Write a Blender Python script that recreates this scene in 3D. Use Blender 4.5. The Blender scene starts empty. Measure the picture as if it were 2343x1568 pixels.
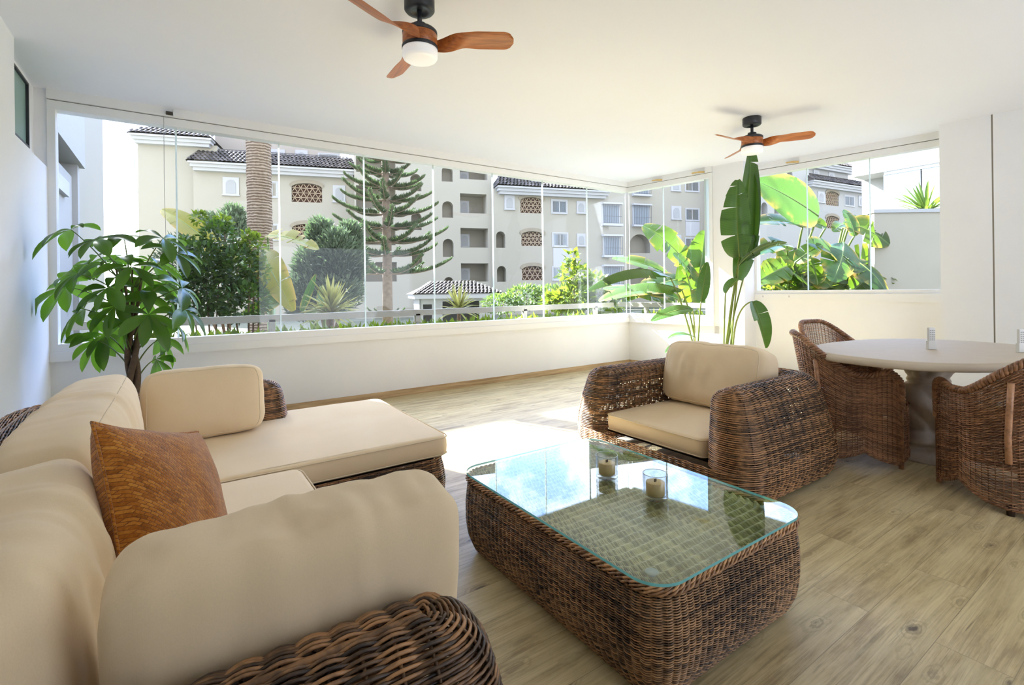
import bpy, math, random
import numpy as np
from mathutils import Matrix, Vector, noise

random.seed(7)
rng = np.random.default_rng(7)
SC = bpy.context.scene
COL = SC.collection
PI = math.pi

# ------------------------------------------------------------------ camera
HC = 1.2                                   # eye height
LENS_PX = 1125.0                           # focal length in pixels of the 2343 wide frame
HEAD = math.radians(55.67)                 # heading, measured from the long window wall (+X)
ROLL = 0.0126
fwd = Vector((math.cos(HEAD), math.sin(HEAD), 0))
rgt = Vector((math.sin(HEAD), -math.cos(HEAD), 0))
upv = Vector((0, 0, 1))
cr, sr = math.cos(ROLL), math.sin(ROLL)
cam_r = rgt * cr - upv * sr
cam_u = rgt * sr + upv * cr
cd = bpy.data.cameras.new('camera')
cd.sensor_width = 36.0
cd.lens = LENS_PX / 2343.0 * 36.0
cd.shift_y = -122.0 / 2343.0
cd.clip_start = 0.05
cd.clip_end = 400
cam = bpy.data.objects.new('camera', cd)
COL.objects.link(cam)
m = Matrix.Identity(4)
for i in range(3):
    m[i][0], m[i][1], m[i][2] = cam_r[i], cam_u[i], -fwd[i]
m[2][3] = HC
cam.matrix_world = m
SC.camera = cam

# ------------------------------------------------------------------ colour management
SC.view_settings.view_transform = 'Standard'
SC.view_settings.look = 'None'
SC.view_settings.gamma = 1.0
SC.view_settings.exposure = 2.03
SC.view_settings.use_curve_mapping = False
SC.cycles.max_bounces = 12
SC.cycles.diffuse_bounces = 6
SC.cycles.glossy_bounces = 5
SC.cycles.transmission_bounces = 8
SC.cycles.transparent_max_bounces = 24
SC.cycles.sample_clamp_indirect = 8.0
SC.cycles.caustics_reflective = False
SC.cycles.caustics_refractive = False

# ------------------------------------------------------------------ sky: blue with clouds, hazy white low down and around the sun
SUN_T = Vector((0.40, -0.917, -0.752)).normalized()          # the way the sunlight travels
W = bpy.data.worlds.new('sky')
SC.world = W
W.use_nodes = True
nt = W.node_tree
nt.nodes.clear()
def wn(t, **k):
    n = nt.nodes.new(t)
    for a, b in k.items():
        setattr(n, a, b)
    return n
def wl(a, b):
    nt.links.new(a, b)
tc = wn('ShaderNodeTexCoord')
sep = wn('ShaderNodeSeparateXYZ'); wl(tc.outputs['Generated'], sep.inputs[0])
def wmap(src, a, b, c, d):
    n = wn('ShaderNodeMapRange'); n.clamp = True
    wl(src, n.inputs[0])
    for i, v in enumerate((a, b, c, d)):
        n.inputs[i + 1].default_value = v
    return n.outputs[0]
def wmix(f, a, b):
    n = wn('ShaderNodeMix', data_type='RGBA')
    if hasattr(f, 'links'): wl(f, n.inputs[0])
    else: n.inputs[0].default_value = f
    for s, v in ((6, a), (7, b)):
        if hasattr(v, 'links'): wl(v, n.inputs[s])
        else: n.inputs[s].default_value = (*v, 1)
    return n.outputs[2]
cl = wn('ShaderNodeTexNoise'); cl.inputs['Scale'].default_value = 3.2; cl.inputs['Detail'].default_value = 6
cl.inputs['Roughness'].default_value = 0.6
wl(tc.outputs['Generated'], cl.inputs['Vector'])
cloud = wmap(cl.outputs['Fac'], 0.47, 0.66, 0, 1)
hor = wmap(sep.outputs['Z'], 0.04, 0.34, 1, 0)
dotn = wn('ShaderNodeVectorMath', operation='DOT_PRODUCT')
wl(tc.outputs['Generated'], dotn.inputs[0]); dotn.inputs[1].default_value = tuple(-SUN_T)
glow = wmap(dotn.outputs['Value'], 0.88, 0.995, 0, 1)
blue = wmix(cloud, (0.62, 1.02, 2.15), (3.2, 3.25, 3.3))
skyc = wmix(hor, blue, (2.5, 2.68, 3.0))
skyc = wmix(glow, skyc, (4.5, 4.4, 4.2))
back = wmap(sep.outputs['Y'], -0.5, 0.15, 1, 0)
skyc = wmix(back, skyc, (0.62, 0.68, 0.80))                  # the sky away from the sun is deeper
gnd = wmap(sep.outputs['Z'], -0.04, 0.0, 1, 0)
skyc = wmix(gnd, skyc, (0.85, 0.90, 1.0))                   # added fill from below, an unseen bright ground
bg = wn('ShaderNodeBackground'); wl(skyc, bg.inputs['Color']); bg.inputs['Strength'].default_value = 1.0
out = wn('ShaderNodeOutputWorld'); wl(bg.outputs[0], out.inputs['Surface'])

# ------------------------------------------------------------------ sun
sd = bpy.data.lights.new('sun', 'SUN')
sd.energy = 14.0
sd.angle = math.radians(0.53)
sd.color = (0.94, 0.975, 1.05)
sun = bpy.data.objects.new('sun', sd)
sun.rotation_euler = SUN_T.to_track_quat('-Z', 'Y').to_euler()
sun.location = (-6, 16, 14)
COL.objects.link(sun)

# ------------------------------------------------------------------ materials
MATS = {}
class NT:
    """small helper around a material node tree"""
    def __init__(s, name):
        s.m = bpy.data.materials.new(name); s.m.use_nodes = True
        s.t = s.m.node_tree; s.t.nodes.clear()
        s.out = s.n('ShaderNodeOutputMaterial')
        MATS[name] = s.m
    def n(s, t, **k):
        n = s.t.nodes.new(t)
        for a, b in k.items(): setattr(n, a, b)
        return n
    def l(s, a, b): s.t.links.new(a, b)
    def put(s, sock, v):
        if hasattr(v, 'links'): s.l(v, sock)
        elif isinstance(v, tuple) and len(v) == 3 and sock.type == 'RGBA': sock.default_value = (*v, 1)
        else: sock.default_value = v
    def coord(s, which='Object'):
        return s.n('ShaderNodeTexCoord').outputs[which]
    def mapping(s, vec, scale=(1, 1, 1), rot=(0, 0, 0)):
        n = s.n('ShaderNodeMapping'); s.l(vec, n.inputs[0])
        n.inputs['Scale'].default_value = scale; n.inputs['Rotation'].default_value = rot
        return n.outputs[0]
    def noise(s, vec, scale, detail=3, rough=0.5, dist=0.0):
        n = s.n('ShaderNodeTexNoise'); s.l(vec, n.inputs['Vector'])
        n.inputs['Scale'].default_value = scale; n.inputs['Detail'].default_value = detail
        n.inputs['Roughness'].default_value = rough; n.inputs['Distortion'].default_value = dist
        return n.outputs['Fac']
    def mrange(s, v, a, b, c, d):
        n = s.n('ShaderNodeMapRange'); s.l(v, n.inputs[0])
        for i, x in enumerate((a, b, c, d)): n.inputs[i + 1].default_value = x
        return n.outputs[0]
    def math(s, op, a, b=0.0):
        n = s.n('ShaderNodeMath', operation=op); s.put(n.inputs[0], a); s.put(n.inputs[1], b)
        return n.outputs[0]
    def mix(s, f, a, b, blend='MIX'):
        n = s.n('ShaderNodeMix', data_type='RGBA', blend_type=blend)
        s.put(n.inputs[0], f); s.put(n.inputs[6], a); s.put(n.inputs[7], b)
        return n.outputs[2]
    def attr(s, name):
        n = s.n('ShaderNodeAttribute'); n.attribute_name = name
        return n
    def ramp(s, f, stops):
        n = s.n('ShaderNodeValToRGB'); s.l(f, n.inputs[0]); e = n.color_ramp.elements
        while len(e) < len(stops): e.new(0.5)
        for q, (p, c) in zip(e, stops): q.position = p; q.color = (*c, 1)
        return n.outputs[0]
    def bump(s, h, strength=0.3, dist=0.01):
        n = s.n('ShaderNodeBump'); s.l(h, n.inputs['Height'])
        n.inputs['Strength'].default_value = strength; n.inputs['Distance'].default_value = dist
        return n.outputs[0]
    def bsdf(s, col, rough=0.6, normal=None, spec=0.5, **k):
        n = s.n('ShaderNodeBsdfPrincipled')
        s.put(n.inputs['Base Color'], col); s.put(n.inputs['Roughness'], rough)
        n.inputs['Specular IOR Level'].default_value = spec
        if normal: s.l(normal, n.inputs['Normal'])
        for a, b in k.items(): s.put(n.inputs[a.replace('_', ' ')], b)
        return n.outputs[0]
    def done(s, sh):
        s.l(sh, s.out.inputs['Surface']); return s.m

def plain(name, col, rough=0.6, spec=0.4, vary=0.0, scale=8.0, bump=0.0, bscale=60.0, **k):
    t = NT(name); c = col
    o = t.coord()
    if vary:
        f = t.noise(o, scale, 4, 0.6)
        c = t.mix(t.mrange(f, 0.3, 0.7, 0, 1), tuple(x * (1 - vary) for x in col), tuple(min(1, x * (1 + vary * .6)) for x in col))
    nrm = t.bump(t.noise(o, bscale, 3), bump, 0.01) if bump else None
    return t.done(t.bsdf(c, rough, nrm, spec, **k))

plain('wall_paint', (0.82, 0.83, 0.865), 0.85, 0.2, 0.025, 1.5, 0.10, 140)
plain('ceiling_paint', (0.81, 0.84, 0.94), 0.9, 0.2, 0.012, 0.8, 0.04, 120)
plain('white_frame', (0.81, 0.82, 0.84), 0.35, 0.5, 0.015, 5)
plain('pier_paint', (0.82, 0.83, 0.845), 0.8, 0.2, 0.02, 2, 0.12, 160)
plain('dark_gap', (0.05, 0.04, 0.03), 0.7)
plain('brass', (0.72, 0.50, 0.20), 0.35, 0.5, 0.1, 30, Metallic=0.7)
plain('black_metal', (0.025, 0.027, 0.035), 0.42, 0.5)
plain('canvas_seam', (0.74, 0.62, 0.45), 0.9, 0.1)
plain('deck_dark', (0.05, 0.03, 0.02), 0.9, 0.1)
plain('steel', (0.55, 0.55, 0.56), 0.3, 0.5, Metallic=0.9)
plain('soil', (0.06, 0.04, 0.025), 0.95, 0.1, 0.4, 40, 0.4, 60)
plain('ceramic_pot', (0.62, 0.60, 0.56), 0.5, 0.4, 0.06, 6)
plain('remote_plastic', (0.66, 0.65, 0.62), 0.45, 0.4)
plain('remote_keys', (0.36, 0.35, 0.34), 0.5, 0.4)
plain('rail_paint', (0.34, 0.31, 0.235), 0.5, 0.4, 0.03, 4)
plain('stone_table', (0.55, 0.465, 0.35), 0.62, 0.2, 0.035, 10, 0.04, 80)
plain('wax', (0.74, 0.55, 0.24), 0.5, 0.4)
plain('wick', (0.10, 0.06, 0.03), 0.9)

def mk_floor():
    t = NT('oak_floor'); o = t.coord()
    br = t.n('ShaderNodeTexBrick'); t.l(o, br.inputs['Vector'])
    br.offset = 0.37; br.squash = 1.0
    br.inputs['Scale'].default_value = 1.0
    br.inputs['Brick Width'].default_value = 1.28; br.inputs['Row Height'].default_value = 0.19
    br.inputs['Mortar Size'].default_value = 0.0012; br.inputs['Mortar Smooth'].default_value = 0.3
    br.inputs['Color1'].default_value = (0, 0, 0, 1); br.inputs['Color2'].default_value = (1, 1, 1, 1)
    br.inputs['Mortar'].default_value = (0.5, 0.5, 0.5, 1)
    plank = br.outputs['Color']
    # grain runs along X; each plank shifts its own slice of the noise
    cmb = t.n('ShaderNodeVectorMath', operation='MULTIPLY_ADD')
    t.l(plank, cmb.inputs[0]); cmb.inputs[1].default_value = (7.3, 3.1, 11.0); t.l(o, cmb.inputs[2])
    g1 = t.noise(t.mapping(cmb.outputs[0], (1.3, 17, 1)), 1.0, 9, 0.68, 0.9)
    g2 = t.noise(t.mapping(cmb.outputs[0], (2.2, 85, 1)), 1.0, 6, 0.65, 1.4)
    blot = t.noise(t.mapping(cmb.outputs[0], (2.3, 6.5, 1)), 1.0, 6, 0.68)
    crack = t.noise(t.mapping(cmb.outputs[0], (1.8, 44, 1)), 1.0, 3, 0.5, 0.6)
    vo = t.n('ShaderNodeTexVoronoi'); vo.feature = 'F1'; t.l(t.mapping(cmb.outputs[0], (3.1, 8.5, 1)), vo.inputs['Vector']); vo.inputs['Scale'].default_value = 1.0
    kn = t.math('ADD', vo.outputs['Distance'], t.math('MULTIPLY', t.math('SUBTRACT', t.noise(t.mapping(cmb.outputs[0], (9, 26, 1)), 1.0, 4, 0.6), 0.5), 0.35))
    ring = t.math('SINE', t.math('ADD', t.math('MULTIPLY', kn, 60.0), t.math('MULTIPLY', g1, 14.0)))
    c = t.ramp(g1, [(0.30, (0.22, 0.150, 0.070)), (0.44, (0.43, 0.330, 0.168)), (0.58, (0.60, 0.480, 0.262)), (0.74, (0.74, 0.63, 0.38))])
    c = t.mix(t.mrange(g2, 0.45, 0.66, 0, 0.60), c, (0.20, 0.148, 0.080))
    c = t.mix(t.mrange(blot, 0.42, 0.64, 0, 0.55), c, (0.67, 0.57, 0.335))
    c = t.mix(t.mrange(blot, 0.44, 0.28, 0, 0.45), c, (0.24, 0.165, 0.095))
    c = t.mix(t.math('MULTIPLY', t.mrange(kn, 0.34, 0.10, 0, 0.45), t.mrange(ring, -0.2, 0.9, 0, 1)), c, (0.16, 0.11, 0.06))
    c = t.mix(t.mrange(kn, 0.10, 0.03, 0, 0.85), c, (0.065, 0.045, 0.035))
    c = t.mix(t.mrange(crack, 0.70, 0.76, 0, 0.75), c, (0.075, 0.052, 0.032))
    sp = t.n('ShaderNodeSeparateColor'); t.l(plank, sp.inputs[0])
    c = t.mix(t.mrange(sp.outputs[0], 0, 1, 0.0, 0.20), c, (0.54, 0.445, 0.24))
    c = t.mix(t.math('MULTIPLY', br.outputs['Fac'], 0.55), c, (0.10, 0.072, 0.045))
    rough = t.mrange(g1, 0.2, 0.8, 0.50, 0.36)
    return t.done(t.bsdf(c, rough, t.bump(g2, 0.12, 0.004), 0.35))
mk_floor()

def mk_baseboard():
    t = NT('oak_baseboard'); o = t.coord()
    g = t.noise(t.mapping(o, (2, 40, 40)), 1.0, 6, 0.6, 0.4)
    c = t.ramp(g, [(0.3, (0.34, 0.22, 0.11)), (0.6, (0.58, 0.42, 0.24)), (0.8, (0.68, 0.53, 0.34))])
    return t.done(t.bsdf(c, 0.5, None, 0.4))
mk_baseboard()

def mk_rattan(name, lo, hi, rough=0.42):
    """woven cane: every strand has its own tint, stored per vertex, plus blotches along it"""
    t = NT(name); o = t.coord()
    a = t.attr('tint').outputs['Fac']
    n1 = t.noise(o, 9.0, 4, 0.6); n2 = t.noise(o, 55.0, 2, 0.5)
    f = t.math('ADD', t.math('MULTIPLY', a, 0.62), t.math('MULTIPLY', n1, 0.55))
    f = t.math('ADD', f, t.math('MULTIPLY', t.math('SUBTRACT', n2, 0.5), 0.5))
    mid = tuple((x * 0.70 + y * 0.30) for x, y in zip(lo, hi)); top = tuple(min(.9, y * 1.2) for y in hi)
    c = t.ramp(f, [(0.28, lo), (0.52, mid), (0.72, hi), (0.95, top)])
    return t.done(t.bsdf(c, rough, t.bump(n2, 0.15, 0.002), 0.5))
mk_rattan('rattan_dark', (0.026, 0.014, 0.009), (0.40, 0.205, 0.088))
mk_rattan('rattan_table', (0.026, 0.014, 0.010), (0.40, 0.225, 0.108))
mk_rattan('rattan_red', (0.13, 0.056, 0.027), (0.46, 0.235, 0.12))
mk_rattan('rattan_rim', (0.12, 0.055, 0.025), (0.62, 0.34, 0.16))
mk_rattan('rattan_top', (0.24, 0.18, 0.08), (0.66, 0.55, 0.30))

def mk_canvas():
    t = NT('canvas'); o = t.coord()
    w1 = t.n('ShaderNodeTexWave'); w1.bands_direction = 'X'; t.l(o, w1.inputs['Vector']); w1.inputs['Scale'].default_value = 260
    w2 = t.n('ShaderNodeTexWave'); w2.bands_direction = 'Z'; t.l(o, w2.inputs['Vector']); w2.inputs['Scale'].default_value = 260
    h = t.math('ADD', w1.outputs['Fac'], w2.outputs['Fac'])
    v = t.noise(o, 3.0, 3, 0.5); fine = t.noise(o, 420.0, 2, 0.6)
    c = t.mix(t.mrange(v, 0.3, 0.7, 0, 1), (0.77, 0.605, 0.39), (0.82, 0.665, 0.455))
    c = t.mix(t.mrange(fine, 0.35, 0.65, 0, 0.22), c, (0.62, 0.50, 0.34))
    return t.done(t.bsdf(c, 0.9, t.bump(h, 0.10, 0.001), 0.15, Sheen_Weight=0.15))
mk_canvas()

def mk_chenille():
    t = NT('chenille'); o = t.coord()
    m1 = t.mapping(o, (1, 1, 1), (0, 0, math.radians(42)))
    br = t.n('ShaderNodeTexBrick'); t.l(m1, br.inputs['Vector'])
    br.inputs['Scale'].default_value = 62; br.inputs['Brick Width'].default_value = 1.1; br.inputs['Row Height'].default_value = 0.42
    br.inputs['Mortar Size'].default_value = 0.06; br.inputs['Mortar Smooth'].default_value = 0.8
    br.inputs['Color1'].default_value = (0.2, 0.2, 0.2, 1); br.inputs['Color2'].default_value = (1, 1, 1, 1); br.inputs['Mortar'].default_value = (0, 0, 0, 1)
    n1 = t.noise(o, 130, 3, 0.7); n2 = t.noise(o, 22, 3, 0.6)
    sp = t.n('ShaderNodeSeparateColor'); t.l(br.outputs['Color'], sp.inputs[0])
    f = t.math('ADD', t.math('MULTIPLY', sp.outputs[0], 0.35), t.math('ADD', t.math('MULTIPLY', n1, 0.45), t.math('MULTIPLY', n2, 0.4)))
    c = t.ramp(f, [(0.30, (0.13, 0.038, 0.003)), (0.6, (0.42, 0.140, 0.012)), (0.92, (0.68, 0.31, 0.05))])
    h = t.math('ADD', sp.outputs[0], n1)
    return t.done(t.bsdf(c, 0.8, t.bump(h, 0.6, 0.004), 0.2, Sheen_Weight=0.4))
mk_chenille()

def mk_glass(name, tint, ior=1.45, haze=0.0):
    """clear sheet glass: light passes straight through, reflections by Fresnel"""
    t = NT(name)
    tr = t.n('ShaderNodeBsdfTransparent'); t.put(tr.inputs[0], tint)
    gl = t.n('ShaderNodeBsdfGlossy'); gl.inputs['Roughness'].default_value = 0.0
    ge = t.n('ShaderNodeNewGeometry')
    dp = t.n('ShaderNodeVectorMath', operation='DOT_PRODUCT'); t.l(ge.outputs['Normal'], dp.inputs[0]); t.l(ge.outputs['Incoming'], dp.inputs[1])
    f0 = ((ior - 1) / (ior + 1)) ** 2
    sch = t.math('POWER', t.math('SUBTRACT', 1.0, t.math('ABSOLUTE', dp.outputs['Value'])), 5.0)
    fac = t.math('ADD', f0, t.math('MULTIPLY', sch, 1 - f0))
    mx = t.n('ShaderNodeMixShader'); t.l(fac, mx.inputs[0]); t.l(tr.outputs[0], mx.inputs[1]); t.l(gl.outputs[0], mx.inputs[2])
    return t.done(mx.outputs[0])
mk_glass('pane_glass', (0.985, 0.992, 0.988), 1.36)
mk_glass('table_glass', (0.90, 0.95, 0.92), 1.60)
mk_glass('cup_glass', (0.93, 0.94, 0.94), 1.75)
def mk_edge(name, col, tr):
    t = NT(name)
    a = t.bsdf(col, 0.25, None, 0.6)
    b = t.n('ShaderNodeBsdfTranslucent'); t.put(b.inputs[0], col)
    mx = t.n('ShaderNodeMixShader'); mx.inputs[0].default_value = tr; t.l(a, mx.inputs[1]); t.l(b.outputs[0], mx.inputs[2])
    return t.done(mx.outputs[0])
mk_edge('pane_edge', (0.80, 0.86, 0.84), 0.5)
mk_edge('table_edge', (0.20, 0.55, 0.55), 0.55)
def mk_opal():
    t = NT('opal_glass')
    return t.done(t.bsdf((0.90, 0.90, 0.92), 0.3, None, 0.5, Emission_Color=(1.0, 0.98, 0.95, 1.0), Emission_Strength=0.06))  # faint glow added to whiten the dome
mk_opal()
mk_edge('frosted_glass', (0.33, 0.45, 0.40), 0.3)
mk_edge('silicone_pad', (0.78, 0.80, 0.78), 0.4)

def mk_fanwood():
    t = NT('fan_wood'); o = t.coord()
    g = t.noise(t.mapping(o, (6, 60, 60)), 1.0, 5, 0.6, 0.6)
    c = t.ramp(g, [(0.3, (0.26, 0.070, 0.016)), (0.6, (0.48, 0.150, 0.036)), (0.8, (0.58, 0.21, 0.06))])
    return t.done(t.bsdf(c, 0.35, None, 0.5))
mk_fanwood()

def mk_leaf(name, lo, hi, trans, tw=0.35, rough=0.38, vein=0.0):
    t = NT(name); o = t.coord()
    a = t.attr('tint').outputs['Fac']
    n = t.noise(o, 5.0, 4, 0.6)
    f = t.math('ADD', t.math('MULTIPLY', a, 0.7), t.math('MULTIPLY', n, 0.35))
    c = t.mix(t.mrange(f, 0.2, 0.85, 0, 1), lo, hi)
    tcol = t.mix(t.mrange(f, 0.2, 0.85, 0, 1), tuple(x * 0.6 for x in trans), trans)
    if vein:
        su = t.attr('su').outputs['Fac']
        st = t.math('SINE', su)
        c = t.mix(t.mrange(st, -1, 1, 0.0, 0.30), c, tuple(x * 0.45 for x in lo))
        v = t.attr('vein').outputs['Fac']
        c = t.mix(t.math('MULTIPLY', v, vein), c, tuple(min(1, x * 1.7 + 0.06) for x in hi))
        e = t.attr('rim').outputs['Fac']
        dry = t.math('MULTIPLY', t.math('MULTIPLY', e, 0.0 if name == 'leaf_bird' else 1.0), t.mrange(t.noise(o, 3.1, 3, 0.6), 0.46, 0.58, 0, 1))
        c = t.mix(dry, c, (0.40, 0.25, 0.05)); tcol = t.mix(dry, tcol, (0.62, 0.40, 0.06))
    p = t.bsdf(c, rough, None, 0.5)
    b = t.n('ShaderNodeBsdfTranslucent'); t.put(b.inputs[0], tcol)
    mx = t.n('ShaderNodeMixShader'); mx.inputs[0].default_value = tw; t.l(p, mx.inputs[1]); t.l(b.outputs[0], mx.inputs[2])
    return t.done(mx.outputs[0])
mk_leaf('leaf_money', (0.016, 0.045, 0.010), (0.05, 0.13, 0.022), (0.30, 0.62, 0.04), 0.34, 0.28)
mk_leaf('leaf_bird', (0.020, 0.055, 0.016), (0.075, 0.145, 0.042), (0.16, 0.34, 0.04), 0.28, 0.32, 0.35)
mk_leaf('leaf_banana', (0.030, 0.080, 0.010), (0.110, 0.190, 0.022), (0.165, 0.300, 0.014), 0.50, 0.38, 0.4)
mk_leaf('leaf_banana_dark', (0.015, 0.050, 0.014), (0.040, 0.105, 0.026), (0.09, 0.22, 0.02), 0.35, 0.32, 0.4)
mk_leaf('leaf_yellow', (0.13, 0.13, 0.004), (0.27, 0.235, 0.005), (0.30, 0.27, 0.004), 0.4, 0.45, 0.3)
mk_leaf('leaf_yucca', (0.165, 0.182, 0.039), (0.330, 0.303, 0.088), (0.495, 0.468, 0.110), 0.35, 0.4)
mk_leaf('leaf_palm', (0.045, 0.105, 0.018), (0.13, 0.20, 0.035), (0.20, 0.30, 0.03), 0.4, 0.4)
mk_leaf('leaf_shrub', (0.010, 0.030, 0.006), (0.04, 0.10, 0.015), (0.16, 0.30, 0.02), 0.25, 0.45)
mk_leaf('leaf_bright', (0.050, 0.105, 0.012), (0.150, 0.220, 0.025), (0.22, 0.30, 0.018), 0.5, 0.45)
mk_leaf('leaf_hedge', (0.033, 0.072, 0.017), (0.083, 0.143, 0.033), (0.193, 0.303, 0.044), 0.35, 0.5)
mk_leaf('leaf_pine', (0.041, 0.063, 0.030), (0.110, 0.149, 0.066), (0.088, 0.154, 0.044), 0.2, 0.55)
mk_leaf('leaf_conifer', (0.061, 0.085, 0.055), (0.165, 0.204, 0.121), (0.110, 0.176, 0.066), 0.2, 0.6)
mk_leaf('stem_green', (0.10, 0.16, 0.03), (0.24, 0.30, 0.08), (0.3, 0.4, 0.05), 0.1, 0.4)
plain('bark', (0.16, 0.10, 0.06), 0.85, 0.2, 0.35, 25, 0.5, 60)
plain('bark_money', (0.13, 0.085, 0.06), 0.8, 0.2, 0.3, 30, 0.3, 80)
plain('bark_pine', (0.22, 0.165, 0.125), 0.9, 0.1, 0.25, 6)
plain('flower_orange', (0.85, 0.42, 0.05), 0.6)

def mk_palmtrunk():
    t = NT('palm_trunk'); o = t.coord()
    w = t.n('ShaderNodeTexWave'); w.bands_direction = 'Z'; t.l(o, w.inputs['Vector'])
    w.inputs['Scale'].default_value = 4.6; w.inputs['Distortion'].default_value = 3.0; w.inputs['Detail'].default_value = 3; w.inputs['Detail Scale'].default_value = 2.0
    n = t.noise(t.mapping(o, (18, 18, 5)), 1.0, 4, 0.6)
    f = t.math('ADD', t.math('MULTIPLY', w.outputs['Fac'], 0.6), t.math('MULTIPLY', n, 0.5))
    c = t.ramp(f, [(0.2, (0.10, 0.065, 0.042)), (0.55, (0.21, 0.155, 0.105)), (0.85, (0.31, 0.245, 0.175))])
    return t.done(t.bsdf(c, 0.9, t.bump(f, 0.7, 0.04), 0.1))
mk_palmtrunk()
plain('stucco_cream', (0.335, 0.313, 0.262), 0.9, 0.1, 0.03, 0.25, 0.08, 20)
plain('stucco_white', (0.34, 0.335, 0.32), 0.85, 0.1, 0.02, 0.4)
plain('stucco_rose', (0.35, 0.31, 0.27), 0.9, 0.1, 0.03, 0.4)
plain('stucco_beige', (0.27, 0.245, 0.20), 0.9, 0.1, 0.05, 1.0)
plain('trim_white', (0.40, 0.40, 0.41), 0.6, 0.2)
plain('shutter_grey', (0.30, 0.305, 0.31), 0.6, 0.3)
plain('arch_stone', (0.27, 0.235, 0.18), 0.85, 0.1, 0.1, 3)
plain('lattice_brick', (0.34, 0.27, 0.19), 0.85, 0.1, 0.15, 6)
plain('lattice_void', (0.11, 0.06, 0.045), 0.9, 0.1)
plain('window_glass_far', (0.20, 0.24, 0.28), 0.12, 0.6)
plain('window_dark', (0.06, 0.065, 0.06), 0.2, 0.5)
plain('iron_bars', (0.10, 0.10, 0.11), 0.5)
plain('partition_paint', (0.325, 0.295, 0.23), 0.85, 0.1, 0.05, 1.2)
plain('lawn', (0.13, 0.135, 0.10), 0.95, 0.1, 0.4, 2.5, 0.3, 60)
plain('paving', (0.30, 0.285, 0.25), 0.9, 0.1, 0.08, 2)
def mk_tiles():
    t = NT('roof_tiles'); o = t.coord()
    a = t.attr('tint').outputs['Fac']; n = t.noise(o, 2.2, 4, 0.65); n2 = t.noise(o, 11, 3, 0.6)
    f = t.math('ADD', t.math('MULTIPLY', a, 0.45), t.math('ADD', t.math('MULTIPLY', n, 0.4), t.math('MULTIPLY', n2, 0.3)))
    c = t.ramp(f, [(0.25, (0.032, 0.029, 0.027)), (0.55, (0.075, 0.066, 0.060)), (0.85, (0.14, 0.122, 0.108))])
    return t.done(t.bsdf(c, 0.9, None, 0.1))
mk_tiles()

# ------------------------------------------------------------------ objects, parts, labels
def tag(o, label=None, cat=None, group=None, kind=None):
    if label: o['label'] = label
    if cat: o['category'] = cat
    if group: o['group'] = group
    if kind: o['kind'] = kind
    return o
def thing(name, label, cat, loc=(0, 0, 0), rotz=0.0, group=None):
    o = bpy.data.objects.new(name, None); COL.objects.link(o)
    o.empty_display_size = 0.1
    o.location = loc; o.rotation_euler = (0, 0, rotz)
    return tag(o, label, cat, group)
def copy_thing(src, label, loc, rotz=0.0, group=None):
    """copy a thing with its parts and sub-parts"""
    def rec(o, parent):
        c = o.copy(); COL.objects.link(c); c.parent = parent
        for k in [q for q in bpy.data.objects if q.parent == o]: rec(k, c)
        return c
    c = rec(src, None)
    c.location = loc; c.rotation_euler = (0, 0, rotz); c['label'] = label
    if group: c['group'] = group
    return c

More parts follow.
